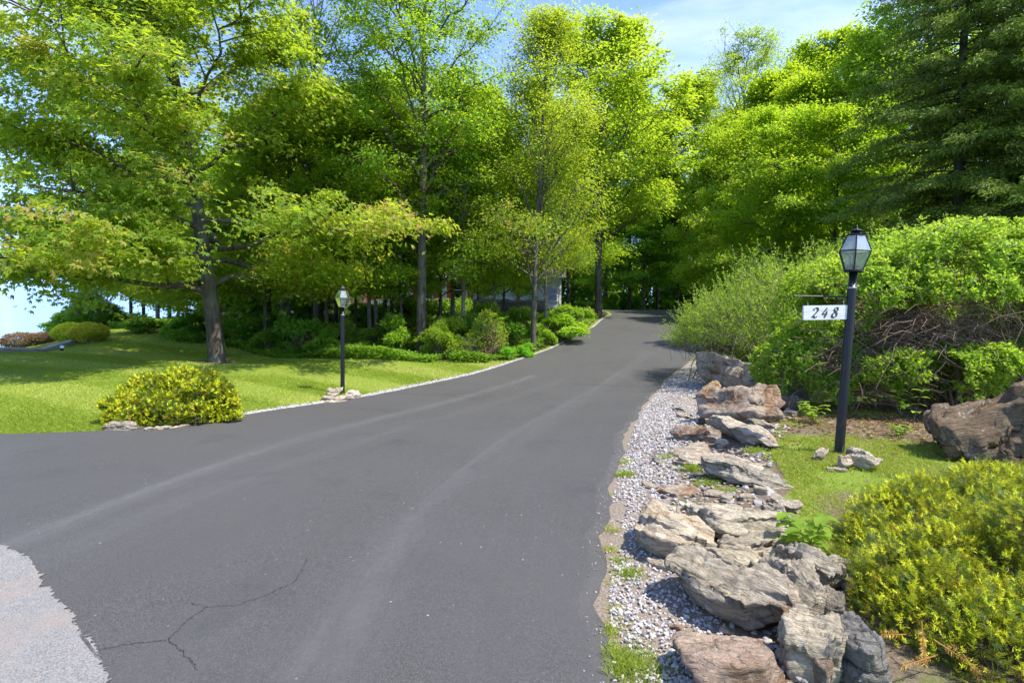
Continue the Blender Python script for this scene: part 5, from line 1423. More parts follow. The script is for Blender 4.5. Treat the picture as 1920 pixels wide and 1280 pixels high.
GW = 'trees of the wood behind the lawn'
GR_ = 'trees on the rise right of the driveway'
GF = 'trees at the far end of the driveway'
GH = 'trees behind the house'
TR = [
 # kind, px, dist, top height, rot, label, group, bark, leaf, colour, sxy
 ('tall', 790, 19.5, 14.8, 0.4, 'tallest open-crowned tree with a thick straight grey trunk right of the far lamp post', GW, 'bark', 'leaf', (.95, 1, .9), 1.0),
 ('bare', 592, 20.5, 13.6, 1.0, 'slender straight tree whose top is bare leafless twigs, just right of the big maple', GW, 'bark', 'leaf', None, 1.0),
 ('young', 541, 21.0, 8.8, 2.0, 'tree with a thick leaning trunk right behind the big maple', GW, 'bark', 'leaf', (.9, .95, .9), 1.15),
 ('sparse', 1000, 19.8, 11.3, 0.2, 'fine-leaved yellow-green tree with a slim trunk at the bend of the driveway', GW, 'bark', 'leaf_maple', (1.0, 1.0, .9), 1.0),
 ('sparse', 1024, 21.6, 9.6, 2.6, 'pale-trunked twin of the fine-leaved tree, close behind it at the bend', GW, 'bark_pale', 'leaf', (1.05, 1.0, .9), .85),
 ('young', 693, 21.2, 9.4, 4.0, 'small tree with a mottled pale trunk just right of the far lamp post', GW, 'bark_pale', 'leaf', (1.08, 1.05, 1), 1.0),
 ('young', 668, 22.6, 7.4, 5.1, 'thin young tree with a brown stem showing right beside the far lamp post', GW, 'bark_dark', 'leaf', (.95, 1, .95), .9),
 ('bare', 849, 23.5, 10.5, 3.0, 'thin crooked pale-stemmed tree left of the white garage', GW, 'bark_pale', 'leaf', None, 1.05),
 ('young', 897, 27.5, 11.0, 0.8, 'straight tree standing directly before the left end of the garage', GW, 'bark', 'leaf', (1, 1, 1), 1.05),
 ('young', 722, 25.5, 10.4, 2.4, 'dark twin-looking stems of a tree before the low house wall', GW, 'bark_dark', 'leaf', (.9, .95, .9), 1.05),
 ('young', 756, 27.0, 11.5, 3.7, 'tree with a dark shaded trunk behind the tallest open-crowned tree', GW, 'bark_dark', 'leaf', (.92, 1, .9), 1.1),
 ('young', 630, 26.0, 10.6, 1.6, 'tree with a dark thin trunk just left of the far lamp post lantern', GW, 'bark_dark', 'leaf', (1.05, 1.02, 1), 1.15),
 ('young', 506, 26.0, 9.8, .3, 'dark straight trunked tree between the maple and the leaning trunk', GW, 'bark_dark', 'leaf', (.9, .95, .9), 1.1),
 ('young', 481, 28.5, 10.0, 3.3, 'pale trunked small tree in the shade just right of the maple trunk', GW, 'bark_pale', 'leaf', (.95, 1, .9), 1.1),
 ('bushy', 560, 31.0, 11.5, 2.2, 'broad leafy tree in the middle of the wood, before the left end of the house', GW, 'bark', 'leaf', (.95, 1, .9), .72),
 ('bushy', 296, 28.0, 10.8, 1.1, 'tree with a pale whitish trunk left of the maple trunk', GW, 'bark_pale', 'leaf', (.95, 1, .95), .75),
 ('young', 319, 28.5, 9.5, 5.5, 'slim grey-trunked tree next to the whitish trunk left of the maple', GW, 'bark', 'leaf', (1, 1, 1), 1.1),
 ('young', 246, 29.5, 8.2, 2.9, 'dark-trunked tree at the upper rim of the lawn above the clipped bush', GW, 'bark_dark', 'leaf_under', (1, 1, 1), 1.2),
 ('young', 270, 31.5, 8.8, .9, 'second dark-trunked tree at the lawn rim, right of the first', GW, 'bark_dark', 'leaf_under', (.9, 1, .9), 1.2),
 ('bushy', 172, 32.5, 4.6, 4.2, 'light small tree at the open left end of the wood, against the pale sky', GW, 'bark', 'leaf_shrub', (.95, 1, .95), .85),
 ('upright', 1122, 30.5, 14.6, 1.9, 'tall full round-crowned tree above the left side of the upper driveway', GW, 'bark', 'leaf_maple', (1.0, 1.05, .8), 1.12),
 ('young', 1066, 36.0, 11.0, 3.1, 'tree with a brown trunk at the right corner of the garage', GW, 'bark_dark', 'leaf', (.95, 1, .9), 1.2),
 ('bushy', 945, 33.0, 9.6, 4.9, 'leafy tree overhanging the garage roof', GW, 'bark', 'leaf', (1.0, 1, .9), .62),
 ('airy', 1392, 41.0, 18.4, .5, 'tall airy tree whose thin crown rises highest right of the driveway', GR_, 'bark', 'leaf', (1.02, 1, .9), 1.1),
 ('bushy', 1452, 27.5, 9.6, 1.4, 'low bright spreading tree right behind the twiggy roadside shrub', GR_, 'bark_dark', 'leaf_maple', (.98, 1.08, .75), .9),
 ('round', 1502, 33.0, 12.8, 2.8, 'middle round tree behind the near lamp post and shrubs', GR_, 'bark', 'leaf', (1.1, 1.08, .9), .95),
 ('upright', 1545, 39.0, 17.2, .9, 'tall upright bright green tree left of the dark spruces', GR_, 'bark', 'leaf', (1.1, 1.1, .9), .95),
 ('round', 1628, 33.0, 14.8, 4.4, 'yellow-green tree whose crown touches the dark spruce', GR_, 'bark', 'leaf', (1.12, 1.08, .85), .85),
 ('upright', 1722, 31.0, 17.8, 2.1, 'tall tree peeping out above and left of the spruce top', GR_, 'bark', 'leaf', (1.02, 1.05, 1), .85),
 ('bushy', 1350, 37.0, 11.2, 3.6, 'leafy tree overhanging the right side of the upper driveway', GR_, 'bark_dark', 'leaf', (1, 1.05, .85), .82),
 ('round', 1300, 48.0, 18.5, .2, 'tall tree right of the driveway end, in the saddle of the skyline', GF, 'bark_dark', 'leaf', (1.08, 1.05, .9), .95),
 ('forest', 1232, 51.0, 17.0, 1.7, 'dark-stemmed tree straight behind the driveway end', GF, 'bark_dark', 'leaf', (1.05, 1.05, .9), .85),
 ('forest', 1180, 49.0, 18.5, 3.9, 'dark-stemmed tree behind the driveway end, left of the middle one', GF, 'bark_dark', 'leaf', (1.0, 1.05, .9), .85),
 ('forest', 1136, 53.0, 18.0, 5.2, 'leftmost dark-stemmed tree behind the driveway end', GF, 'bark_dark', 'leaf', (.95, 1, .9), .9),
 ('young', 1206, 46.5, 8.0, .7, 'short understorey tree in the gloom behind the driveway end', GF, 'bark_dark', 'leaf_under', (1, 1.1, .8), 1.4),
 ('young', 1270, 47.5, 8.5, 2.7, 'understorey tree at the right of the gloom behind the driveway end', GF, 'bark_dark', 'leaf_under', (1, 1.1, .8), 1.4),
 ('young', 1125, 47.0, 8.0, 4.7, 'understorey tree where the driveway turns off to the house', GF, 'bark_dark', 'leaf_under', (1, 1.1, .8), 1.3),
 ('young', 752, 20.6, 6.9, 1.2, 'small low-crowned tree whose bright boughs hang right of the far lamp post lantern', GW, 'bark', 'leaf', (1.1, 1.05, .9), 1.0),
 ('young', 826, 22.6, 8.0, 3.4, 'low-crowned tree whose boughs hide the middle of the house', GW, 'bark', 'leaf', (1.05, 1.05, .9), 1.1),
 ('young', 928, 22.0, 7.6, 5.0, 'low-crowned tree whose boughs hide the left end of the garage', GW, 'bark_pale', 'leaf', (1.08, 1.05, .9), 1.05),
 ('bushy', 1402, 33.0, 10.4, 5.3, 'broad leafy tree left of the middle round tree behind the twiggy shrub', GR_, 'bark_dark', 'leaf', (1.1, 1.08, .85), .85),
 ('round', 1446, 37.5, 14.6, .4, 'full tree under the tall airy one, right of the driveway', GR_, 'bark_dark', 'leaf', (1.1, 1.08, .85), 1.0),
 ('bushy', 1562, 26.0, 8.8, 2.2, 'low spreading tree just above the near lamp post lantern', GR_, 'bark_dark', 'leaf', (1.05, 1.06, .85), .9),
 ('bushy', 1655, 25.0, 8.6, 4.0, 'low spreading tree at the left foot of the dark spruce', GR_, 'bark_dark', 'leaf', (1.0, 1.05, .9), .8),
 ('young', 640, 23.5, 9.6, 2.2, 'bright young tree filling the gap over the far lamp post lantern', GW, 'bark_dark', 'leaf', (1.15, 1.1, .9), 1.1),
 ('young', 735, 23.0, 8.8, 5.6, 'bright young tree left of the tallest trunk, at mid height', GW, 'bark_dark', 'leaf', (1.12, 1.1, .9), 1.1),
 ('young', 498, 20.6, 7.6, .6, 'bright young tree at the rim of the wood just right of the maple trunk', GW, 'bark', 'leaf', (1.15, 1.1, .9), 1.1),
 ('young', 612, 20.2, 7.4, 3.0, 'bright young tree just left of the far lamp post, under the maple boughs', GW, 'bark', 'leaf', (1.12, 1.08, .9), 1.0),
 ('young', 706, 20.3, 8.2, 4.6, 'bright young tree between the far lamp post and the tallest trunk', GW, 'bark', 'leaf', (1.12, 1.08, .9), 1.05),
 ('young', 868, 20.8, 9.2, 1.8, 'bright slim tree between the tallest trunk and the fine-leaved tree', GW, 'bark_pale', 'leaf', (1.12, 1.08, .9), 1.0),
 ('forest', 1420, 52.0, 17.5, 2.5, 'background tree behind the tall airy one', GR_, 'bark_dark', 'leaf', (1.2, 1.18, .95), 1.0),
 ('forest', 1610, 47.0, 16.0, 3.3, 'background tree between the upright green tree and the spruce', GR_, 'bark_dark', 'leaf', (1.2, 1.18, .95), 1.0),
 ('forest', 1850, 33.0, 15.0, .6, 'background tree behind the spruces at the right', GR_, 'bark_dark', 'leaf', (1.2, 1.18, .95), 1.0),
 ('forest', 1040, 54.0, 16.8, 1.2, 'tree behind the garage, rising over its ridge', GH, 'bark_dark', 'leaf', (1.2, 1.18, .95), 1.0),
 ('forest', 950, 56.0, 15.8, 4.4, 'tree behind the house where the garage joins it', GH, 'bark_dark', 'leaf', (1.15, 1.15, .95), 1.0),
 ('forest', 850, 55.0, 16.4, 2.9, 'tree behind the house seen right of the tallest open-crowned tree', GH, 'bark_dark', 'leaf', (1.2, 1.18, .95), 1.0),
 ('forest', 745, 54.0, 15.5, 5.9, 'tree behind the house seen left of the tallest open-crowned tree', GH, 'bark_dark', 'leaf', (1.2, 1.18, .95), 1.0),
 ('forest', 640, 53.0, 15.8, .1, 'tree behind the left part of the house, over the far lamp post', GH, 'bark_dark', 'leaf', (1.15, 1.15, .95), 1.0),
 ('forest', 530, 47.0, 14.2, 3.5, 'tree behind the left end of the house', GH, 'bark_dark', 'leaf', (1.15, 1.15, .95), 1.0),
 ('forest', 420, 42.0, 12.0, 1.5, 'tree deep behind the maple trunk', GH, 'bark_dark', 'leaf', (1.15, 1.15, .95), 1.0),
 ('bushy', 335, 37.0, 10.0, 2.0, 'broad tree deep behind the whitish trunk left of the maple', GH, 'bark_dark', 'leaf', (.9, 1, .9), .8),
]
NAT = {'tall': 15.2, 'sparse': 12.2, 'bare': 13.0, 'round': 15.5, 'upright': 16.5, 'young': 9.5, 'bushy': 11.5, 'forest': 17.5, 'airy': 18.0}
for (kd, px, Yd, ht, rot, lb, grp, bk, lf, co, sxy) in TR:
    t, c = K[kd]
    sc = ht / NAT[kd]
    root = empty('broadleaf_tree', gp(px, Yd), rot)
    root.scale = (sc * sxy, sc * sxy, sc)
    tag(root, lb, 'tree', grp)
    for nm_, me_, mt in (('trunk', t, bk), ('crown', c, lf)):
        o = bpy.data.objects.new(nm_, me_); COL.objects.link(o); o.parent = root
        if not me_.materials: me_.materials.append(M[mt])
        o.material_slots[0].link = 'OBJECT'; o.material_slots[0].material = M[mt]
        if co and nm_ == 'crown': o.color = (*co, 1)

sp = spruce(431, 15.5, 4.2, .22, .10, 130000)
make_tree('spruce_tree', 'dark spruce with its trunk showing, nearest of the two behind the leafy shrub', 'tree', gp(1790, 17.5), sp, 'bark_dark', 'needle', 1.0, 0.3, 'dark spruces at the right', (1, 1, 1), .88)
s2 = make_tree('spruce_tree', 'second dark spruce at the right border, with a dark gap in its branches', 'tree', gp(1985, 16.0), sp, 'bark_dark', 'needle', .95, 2.4, 'dark spruces at the right', (1.0, 1.05, 1))

# ------------------------------------------------------------------ bushes at the rim of the wood
rb = np.random.default_rng(91)
def loose(n, wid, hgt, sz):
    out = []
    for _ in range(n):
        a_ = rb.uniform(0, 6.28); q = wid * rb.random() ** .6; s_ = rb.uniform(.55, 1.25) * sz
        out.append((q * math.cos(a_), q * math.sin(a_), hgt * rb.uniform(.12, 1.0) * (1 - .45 * q / wid), s_ * rb.uniform(.8, 1.4), s_, s_ * rb.uniform(.45, .9)))
    return out
ub = loose(11, .75, 1.15, .36)
uw, uf, _ = shrub(501, ub, 1700, .13, (3, 6), .11, 60, (0, 0, 0), .010, .36, 2.4, roots=.2, twigs=80)
lw, lf_, _ = shrub(502, loose(14, .75, 1.75, .36), 1900, .15, (3, 6), .12, 70, (0, 0, 0), .010, .30, 2.2, bias=.14, roots=.2)
tw, tf, _ = shrub(503, [(0, 0, .5, .45, .4, .55), (.25, .1, .35, .4, .4, .35), (-.2, 0, .8, .25, .25, .3)], 520, .07, (3, 5), .06, 60, (0, 0, 0), .008, .3, 2, bias=.1, roots=.25, twigs=160)
GU = 'bushes at the rim of the wood'
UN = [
 ('b', 572, 21.5, 0.62, 5.3, 'pale green sapling clump between the leaning trunk and the far lamp post', 'leaf_shrub' , (1.10, 0.95, .9)),
 ('d', 640, 20.4, 0.80, 1.6, 'low sapling clump close behind the far lamp post', 'leaf_shrub' , (1.00, 0.95, .9)),
 ('b', 690, 20.0, 0.62, 4.9, 'upright sapling clump at the foot of the mottled pale trunk', 'leaf_shrub' , (0.90, 0.95, .9)),
 ('d', 762, 20.6, 0.90, 1.7, 'spreading sapling clump just left of the tallest trunk', 'leaf_shrub' , (0.90, 0.95, .9)),
 ('b', 806, 21.0, 0.85, 1.2, 'tall sapling clump just behind and right of the tallest trunk', 'leaf_shrub' , (1.10, 0.95, .9)),
 ('d', 870, 20.6, 0.95, 3.2, 'leafy clump right of the tall loose bright bush', 'leaf_shrub' , (0.90, 0.95, .9)),
 ('b', 905, 21.5, 0.80, 6.2, 'upright sapling clump in front of the garage stone wall', 'leaf_shrub' , (1.10, 1.02, .9)),
 ('d', 945, 20.5, 0.85, 5.1, 'leafy clump on the bank left of the slim trunk', 'leaf_shrub' , (0.90, 1.02, .9)),
 ('b', 978, 22.5, 0.85, 4.7, 'sapling clump behind the slim trunk hiding the garage foot', 'leaf_shrub' , (0.90, 0.95, .9)),
 ('d', 840, 26.5, 1.20, 2.4, 'deep shaded clump under the house windows', 'leaf_shrub' , (0.90, 0.95, .9)),
 ('d', 760, 28.0, 1.20, 4.6, 'deep shaded clump on the bank below the house', 'leaf_shrub' , (1.00, 0.95, .9)),
 ('d', 690, 29.0, 1.30, 4.9, 'shaded clump on the bank under the tan house door', 'leaf_shrub' , (0.90, 0.95, .9)),
 ('d', 1075, 25.5, 0.90, 0.0, 'small leafy clump on the verge above the bright yellow-green bush', 'leaf_shrub' , (1.00, 1.02, .9)),
 ('a', 305, 24.0, 1.15, .3, 'dark green rounded bush at the corner of the wood, left of the maple', 'leaf_under', (1, 1, 1)),
 ('a', 362, 23.0, 1.0, 1.5, 'dark bush just left of the maple trunk', 'leaf_under', (.85, .95, .9)),
 ('a', 468, 22.0, 1.1, 2.2, 'shaded bush just right of the maple trunk', 'leaf_under', (.85, .95, .9)),
 ('a', 505, 20.0, .85, 4.0, 'low bush in front of the leaning trunk', 'leaf_under', (1, 1, 1)),
 ('a', 560, 19.6, .95, 5.1, 'low bush left of the far lamp post, before the slender bare-topped tree', 'leaf_under', (1, 1.05, 1)),
 ('b', 612, 19.2, .55, .8, 'lighter upright bush directly left of the far lamp post', 'leaf_under', (1.2, 1.15, 1)),
 ('a', 655, 18.9, .70, 2.8, 'low yellowish bush just right of the far lamp post foot', 'leaf_shrub', (1, 1, .9)),
 ('b', 738, 19.4, .66, 1.9, 'broad green bush between the far lamp post and the tallest trunk', 'leaf_under', (1.1, 1.1, 1)),
 ('b', 838, 19.4, .82, .1, 'tall loose bright bush right of the tallest trunk', 'leaf_shrub', (1.0, 1.0, .9)),
 ('a', 822, 18.4, .62, 3.9, 'low leafy clump in front of the tall loose bush', 'leaf_shrub', (1, .95, .9)),
 ('c', 918, 18.6, 1.3, 1.2, 'thin straggly pale weed before the dark bank', 'leaf_shrub', (1.1, 1.0, .9)),
 ('c', 885, 18.3, .9, 3.2, 'small straggly weed left of the thin pale one', 'leaf_shrub', (.95, .95, .8)),
 ('b', 1046, 21.8, 1.0, 2.5, 'bright yellow-green bush at the bend beside the fine-leaved tree', 'leaf_shrub', (1.05, 1.1, .8)),
 ('a', 1020, 20.8, .5, 4.6, 'lower part bush below the bright yellow-green one, touching the driveway edge', 'leaf_shrub', (1, 1.05, .8)),
 ('a', 955, 18.4, .30, .5, 'small dense grassy-looking green clump left of the slim trunk', 'leaf_under', (1.2, 1.4, 1)),
 ('a', 985, 18.7, .26, 2.7, 'small dense green clump right at the foot of the slim trunk', 'leaf_under', (1.2, 1.4, 1)),
 ('a', 1100, 32.5, .75, 5.5, 'dark bush on the verge higher up the driveway', 'leaf_under', (1, 1, 1)),
 ('a', 700, 25.0, 1.2, 1.0, 'shaded bush in the wood behind the mottled pale trunk', 'leaf_under', (.85, .95, .9)),
 ('a', 875, 25.0, .7, 3.0, 'shaded bush before the stone wall by the garage', 'leaf_under', (.9, 1, .9)),
 ('a', 930, 26.0, .65, 5.0, 'second shaded bush before the stone wall by the garage', 'leaf_under', (.9, 1, .9)),
 ('a', 600, 27.0, 1.3, .5, 'dark bush in the wood under the left end of the house', 'leaf_under', (.85, .95, .9)),
 ('a', 440, 26.0, 1.5, 3.7, 'tall shaded bush behind the maple trunk', 'leaf_under', (.85, .95, .9)),
 ('a', 190, 31.0, 1.7, 2.2, 'big dark bush at the lawn rim, right of the purple-flowered one', 'leaf_under', (.8, .9, .85)),
 ('b', 128, 31.0, 1.15, 4.8, 'light green bush at the open left end of the wood, over the clipped bush', 'leaf_under', (1.2, 1.2, 1.1)),
 ('a', 225, 30.5, 1.2, .2, 'dark bush between the dark trunks at the lawn rim', 'leaf_under', (.8, .9, .85)),
 ('a', 1195, 49.5, .9, 1.0, 'bush in the gloom behind the driveway end', 'leaf_under', (1, 1.1, .9)),
 ('a', 1252, 49.0, .8, 4.0, 'bush at the right behind the driveway end', 'leaf_under', (1, 1.1, .9)),
 ('a', 1145, 48.5, .8, 2.0, 'bush at the left behind the driveway end', 'leaf_under', (1, 1.1, .9)),
 ('a', 1360, 19.5, .9, 2.6, 'leafy bush under the twiggy shrub at the bend', 'leaf_shrub', (1, 1, .9)),
 ('a', 1420, 13.2, .55, 2.6, 'low leafy clump between the stone border and the twiggy shrub', 'leaf_shrub', (1, 1, .9)),
]
dw, df, _ = shrub(507, loose(12, .95, 1.0, .34), 1700, .13, (3, 6), .12, 60, (0, 0, 0), .010, .34, 2.2, roots=.3, twigs=120)
VAR = {'d': (dw, df), 'a': (uw, uf), 'b': (lw, lf_), 'c': (tw, tf)}
for iu, (v, px, Yd, sc, rot, lb, mt, co) in enumerate(UN):
    if v == 'a' and iu % 2: v = 'd'
    root = empty('bush', gp(px, Yd), rot); q_ = math.sin(px * 12.9) * .5; root.scale = (sc * (1 + .25 * q_), sc * (1 - .2 * q_), sc * (1.05 + .45 * math.sin(px * 7.7)))
    tag(root, lb, 'bush', GU)
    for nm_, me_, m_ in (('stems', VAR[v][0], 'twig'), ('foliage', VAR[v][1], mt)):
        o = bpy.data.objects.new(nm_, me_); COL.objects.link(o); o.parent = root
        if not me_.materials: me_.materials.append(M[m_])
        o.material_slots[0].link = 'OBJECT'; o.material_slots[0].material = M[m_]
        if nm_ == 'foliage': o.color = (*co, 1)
# the far wood: undergrowth and low boughs that read as one dark mass behind the last trunks
r = np.random.default_rng(61); a = Acc(); n = 130000
x = r.uniform(-32, 52, n); y = 57 + np.abs(r.normal(size=n)) * 5 + .010 * (x - 8) ** 2 * 0
z = H(x, y) + r.uniform(0, 1, n) ** 1.25 * (8.5 + 2.5 * vnoise(np.stack([x * .25, x * 0, x * 0], -1), 62)) * (1 - .25 * (x < -20))
k = vnoise(np.stack([x * .7, y * .5, z * .8], -1), 63) > -.25
x, y, z = x[k], y[k], z[k]; m = len(x)
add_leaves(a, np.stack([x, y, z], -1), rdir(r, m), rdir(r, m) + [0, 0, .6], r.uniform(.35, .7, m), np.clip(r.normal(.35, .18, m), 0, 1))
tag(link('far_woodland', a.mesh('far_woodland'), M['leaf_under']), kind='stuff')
# lilac
lb_ = [(0, 0, 1.0, 1.0, .8, .95), (.6, .1, .7, .8, .7, .7)]
w_, f_, (P, D) = shrub(504, lb_, 1700, .10, (4, 7), .08, 40, (0, 0, 0), .012, .2, 1.4, roots=.2, bias=-.1)
li = bush('flowering_shrub', 'bush with dull purple blossom at the far upper rim of the lawn', 'shrub', gp(172, 29.5), w_, f_, 'leaf_under', group=None)
a = Acc(); r = np.random.default_rng(8)
k = r.choice(len(P), 90, replace=False)
for c in P[k]:
    m = 40; u = r.random(m); q = c + np.stack([r.normal(size=m) * .05 * (1.1 - u), r.normal(size=m) * .05 * (1.1 - u), u * .2], -1) + [0, -.05, .03]
    add_leaves(a, q, rdir(r, m), rdir(r, m), np.full(m, .035), r.random(m), 'ovate', 1.3)
link('blossom', a.mesh('blossom'), M['lilac'], li)
# clipped bushes on the slope
w_, f_, _ = shrub(505, [(0, 0, .38, .62, .55, .36)], 2600, .045, (4, 6), .03, 30, (0, 0, 0), .01, .02, 2, roots=.3, inner=.15, low=-.8)
bush('clipped_bush', 'clipped round yellow-green bush on the upper lawn at the end of the toothed edging', 'bush', gp(166, 21.0), w_, f_, 'yew', color=(.9, .8, .9))
bush('clipped_bush', 'brownish clipped bush behind the round yellow-green one', 'bush', gp(134, 22.0), w_.copy(), f_.copy(), 'rusty_leaf')
w_, f_, _ = shrub(506, [(0, 0, .2, 1.0, .6, .38), (.7, .1, .12, .8, .5, .28)], 2600, .06, (4, 6), .05, 40, (0, 0, 0), .01, .12, 2, roots=.3, inner=.25, low=-.6)
bush('low_bush', 'low rust-brown spreading bush on the slope, left one against the sky', 'bush', gp(52, 23.5), w_, f_, 'rusty_leaf')
b2 = bush('low_bush', 'flatter rust-brown bush trailing towards the clipped bushes', 'bush', gp(94, 23.5), w_.copy(), f_.copy(), 'rusty_leaf'); b2.scale = (.9, .9, .7)
# toothed edging along the bed
p0, p1 = gp(-60, 16.6), gp(146, 21.2)
n = 84; us = np.linspace(0, 1, n)
ex = p0.x + (p1.x - p0.x) * us; ey = p0.y + (p1.y - p0.y) * us + .25 * np.sin(us * PI)
ez = H(ex, ey)
dx_, dy_ = np.gradient(ex), np.gradient(ey); ll = np.hypot(dx_, dy_); nx_, ny_ = -dy_ / ll, dx_ / ll
zz = ez + np.where(np.arange(n) % 2, .17, .07)
off = np.where(np.arange(n) % 2, .0, .05)
V = np.vstack([np.stack([ex + nx_ * (.0 + off), ey + ny_ * off, ez - .2], -1), np.stack([ex + nx_ * off, ey + ny_ * off, zz], -1), np.stack([ex + nx_ * .16, ey + ny_ * .16, ez + .17], -1), np.stack([ex + nx_ * .16, ey + ny_ * .16, ez - .2], -1)])
i = np.arange(n - 1)
F = np.vstack([np.stack([i + a_ * n, i + 1 + a_ * n, i + 1 + (a_ + 1) * n, i + (a_ + 1) * n], -1) for a_ in range(3)])
tag(link('garden_edging', np_mesh('garden_edging', V, [F]), M['timber']), 'low saw-toothed pale edging running up the slope at the far left of the lawn', 'edging')
# garden spotlight
sl = empty('garden_spotlight', gp(115, 17.6)); tag(sl, 'small grey garden spotlight standing in the lawn below the toothed edging', 'spotlight')
a = Acc(); tube(a, [[0, 0, -.05], [0, 0, .12]], [.012, .012], 8, cap=True); link('stake', a.mesh('stake', True), M['steel'], sl)
a = Acc(); tube(a, [[-.04, .05, .10], [0, 0, .15], [.05, -.06, .20]], [.045, .06, .065], 12, cap=True); link('lamp_head', a.mesh('lamp_head'), M['black'], sl)
a = Acc(); tube(a, [[.051, -.061, .201], [.058, -.069, .208]], [.06, .058], 12, cap=True); link('lens', a.mesh('lens'), M['lens'], sl)

# ------------------------------------------------------------------ the house
hz = 2.42
def bxo(name, c, s, mat, parent):
    a = Acc(); box(a, c, s); return link(name, a.mesh(name), M[mat], parent)
house = empty('house', (0, 0, hz)); tag(house, 'long low white clapboard house with red shutters, mostly hidden behind the trees', 'house')
def wing(x0, x1, y0, y1, hw, hr, roofname='roof'):
    a = Acc(); ym = (y0 + y1) / 2
    V = [(x0, y0, -.6), (x1, y0, -.6), (x1, y1, -.6), (x0, y1, -.6), (x0, y0, hw), (x1, y0, hw), (x1, y1, hw), (x0, y1, hw), (x0, ym, hr), (x1, ym, hr)]
    a.add(V, [[0, 1, 5, 4], [2, 3, 7, 6], [3, 0, 4, 7], [1, 2, 6, 5]]); a.add(V, [[4, 7, 8], [5, 9, 6]])
    link('wall', a.mesh('wall'), M['siding'], house)
    a = Acc(); sl = (hr - hw) / (ym - y0); o = .45; e = .35; t = .12
    for sg in (1, -1):
        yo = y0 - o if sg == 1 else y1 + o
        V = [(x0 - e, yo, hw - o * sl + .02), (x1 + e, yo, hw - o * sl + .02), (x1 + e, ym, hr + .02), (x0 - e, ym, hr + .02)]
        V += [(v[0], v[1], v[2] + t) for v in V]
        a.add(V, [[0, 3, 2, 1], [4, 5, 6, 7], [0, 1, 5, 4], [1, 2, 6, 5], [3, 0, 4, 7]])
    rf = link(roofname, a.mesh('roof'), M['shingle'], house)
    bxo('fascia', ((x0 + x1) / 2, y0 - o - .015, hw - o * sl + .05), (x1 - x0 + 2 * e, .025, .20), 'trim', rf)
    return rf
r1 = wing(-16.2, -2.4, 41.2, 49.5, 2.45, 5.2)
r2 = wing(-2.37, 3.35, 39.4, 49.0, 2.45, 5.9)
bxo('chimney', (-9.0, 45.8, 5.6), (.9, .7, 1.6), 'bark_dark', r1)
def window(x, y, z, w, h, shutters=True):
    f = Acc()
    for cx_, cz_, sx_, sz2 in ((0, h / 2, w + .14, .09), (0, -h / 2, w + .14, .09), (-w / 2, 0, .07, h - .09), (w / 2, 0, .07, h - .09), (0, 0, w - .07, .045)):
        box(f, (x + cx_, y - .03, z + cz_), (sx_, .06, sz2))
    fo = link('window', f.mesh('window'), M['trim'], house)
    bxo('pane', (x, y - .012, z), (w - .07, .02, h - .09), 'pane', fo)
    if shutters:
        for s in (-1, 1): bxo('shutter', (x + s * (w / 2 + .29), y - .03, z), (.40, .05, h + .1), 'red', house)
window(-13.2, 41.2, 1.35, .9, 1.3)
window(-8.9, 41.2, 1.35, 1.6, 1.3)
window(-6.2, 41.2, 1.35, .9, 1.3)
window(-3.75, 41.2, 1.35, .9, 1.3)
window(2.75, 39.4, .95, .75, .9, False)
d_ = bxo('door', (-11.2, 41.17, 1.02), (1.0, .06, 2.04), 'tan', house)
bxo('handle', (-10.85, 41.12, 1.0), (.05, .05, .12), 'brass', d_)
for xx_ in (-12.1, -10.3): bxo('porch_post', (xx_, 40.5, 1.05), (.16, .16, 2.1), 'red', house)
bxo('porch_step', (-11.2, 40.8, -.05), (2.4, .8, .3), 'steel', house)
for x0_ in (-1.55, .95):
    pass
g = Acc()
box(g, (-.95, 39.37, 1.05), (2.2, .06, 2.1))
gd = link('garage_door', g.mesh('garage_door'), M['garage'], house)
for q in range(4): bxo('panel', (-.95, 39.335, .28 + q * .5), (2.1, .012, .42), 'trim', gd)
for x_ in (.42, 1.55): bxo('shutter', (x_, 39.36, 1.0), (.22, .06, 1.9), 'red', house)
bxo('side_door', (.98, 39.37, 1.0), (.84, .05, 1.98), 'trim', house)
bxo('corner_board', (3.33, 39.385, 1.1), (.14, .05, 2.4), 'trim', house)
# stone wall below the house
n = 160; us = np.linspace(0, 1, n)
wx = -6 + 8.2 * us; wy_ = 36.2 + .4 * np.sin(us * 5); wz = H(wx, wy_)
prof = [(-.3, -.3), (-.32, .0), (-.30, .25), (-.27, .48), (-.1, .62), (.2, .62), (.3, -.3)]
V = np.concatenate([np.stack([wx, wy_ + a_ + 0 * us, wz + b_ + 0 * us], -1) for a_, b_ in prof])
V += np.stack([vnoise(V * 2.6, 5), vnoise(V * 2.6, 6), vnoise(V * 2.6, 7)], -1) * [.06, .10, .07]
i = np.arange(n - 1)
F = np.vstack([np.stack([i + a_ * n, i + 1 + a_ * n, i + 1 + (a_ + 1) * n, i + (a_ + 1) * n], -1) for a_ in range(len(prof) - 1)])
sw = tag(link('stone_wall', np_mesh('stone_wall', V, [F], False), M['rock']), 'low dark dry stone wall on the bank in front of the garage', 'wall'); sw.color = (.42, .42, .42, .1)

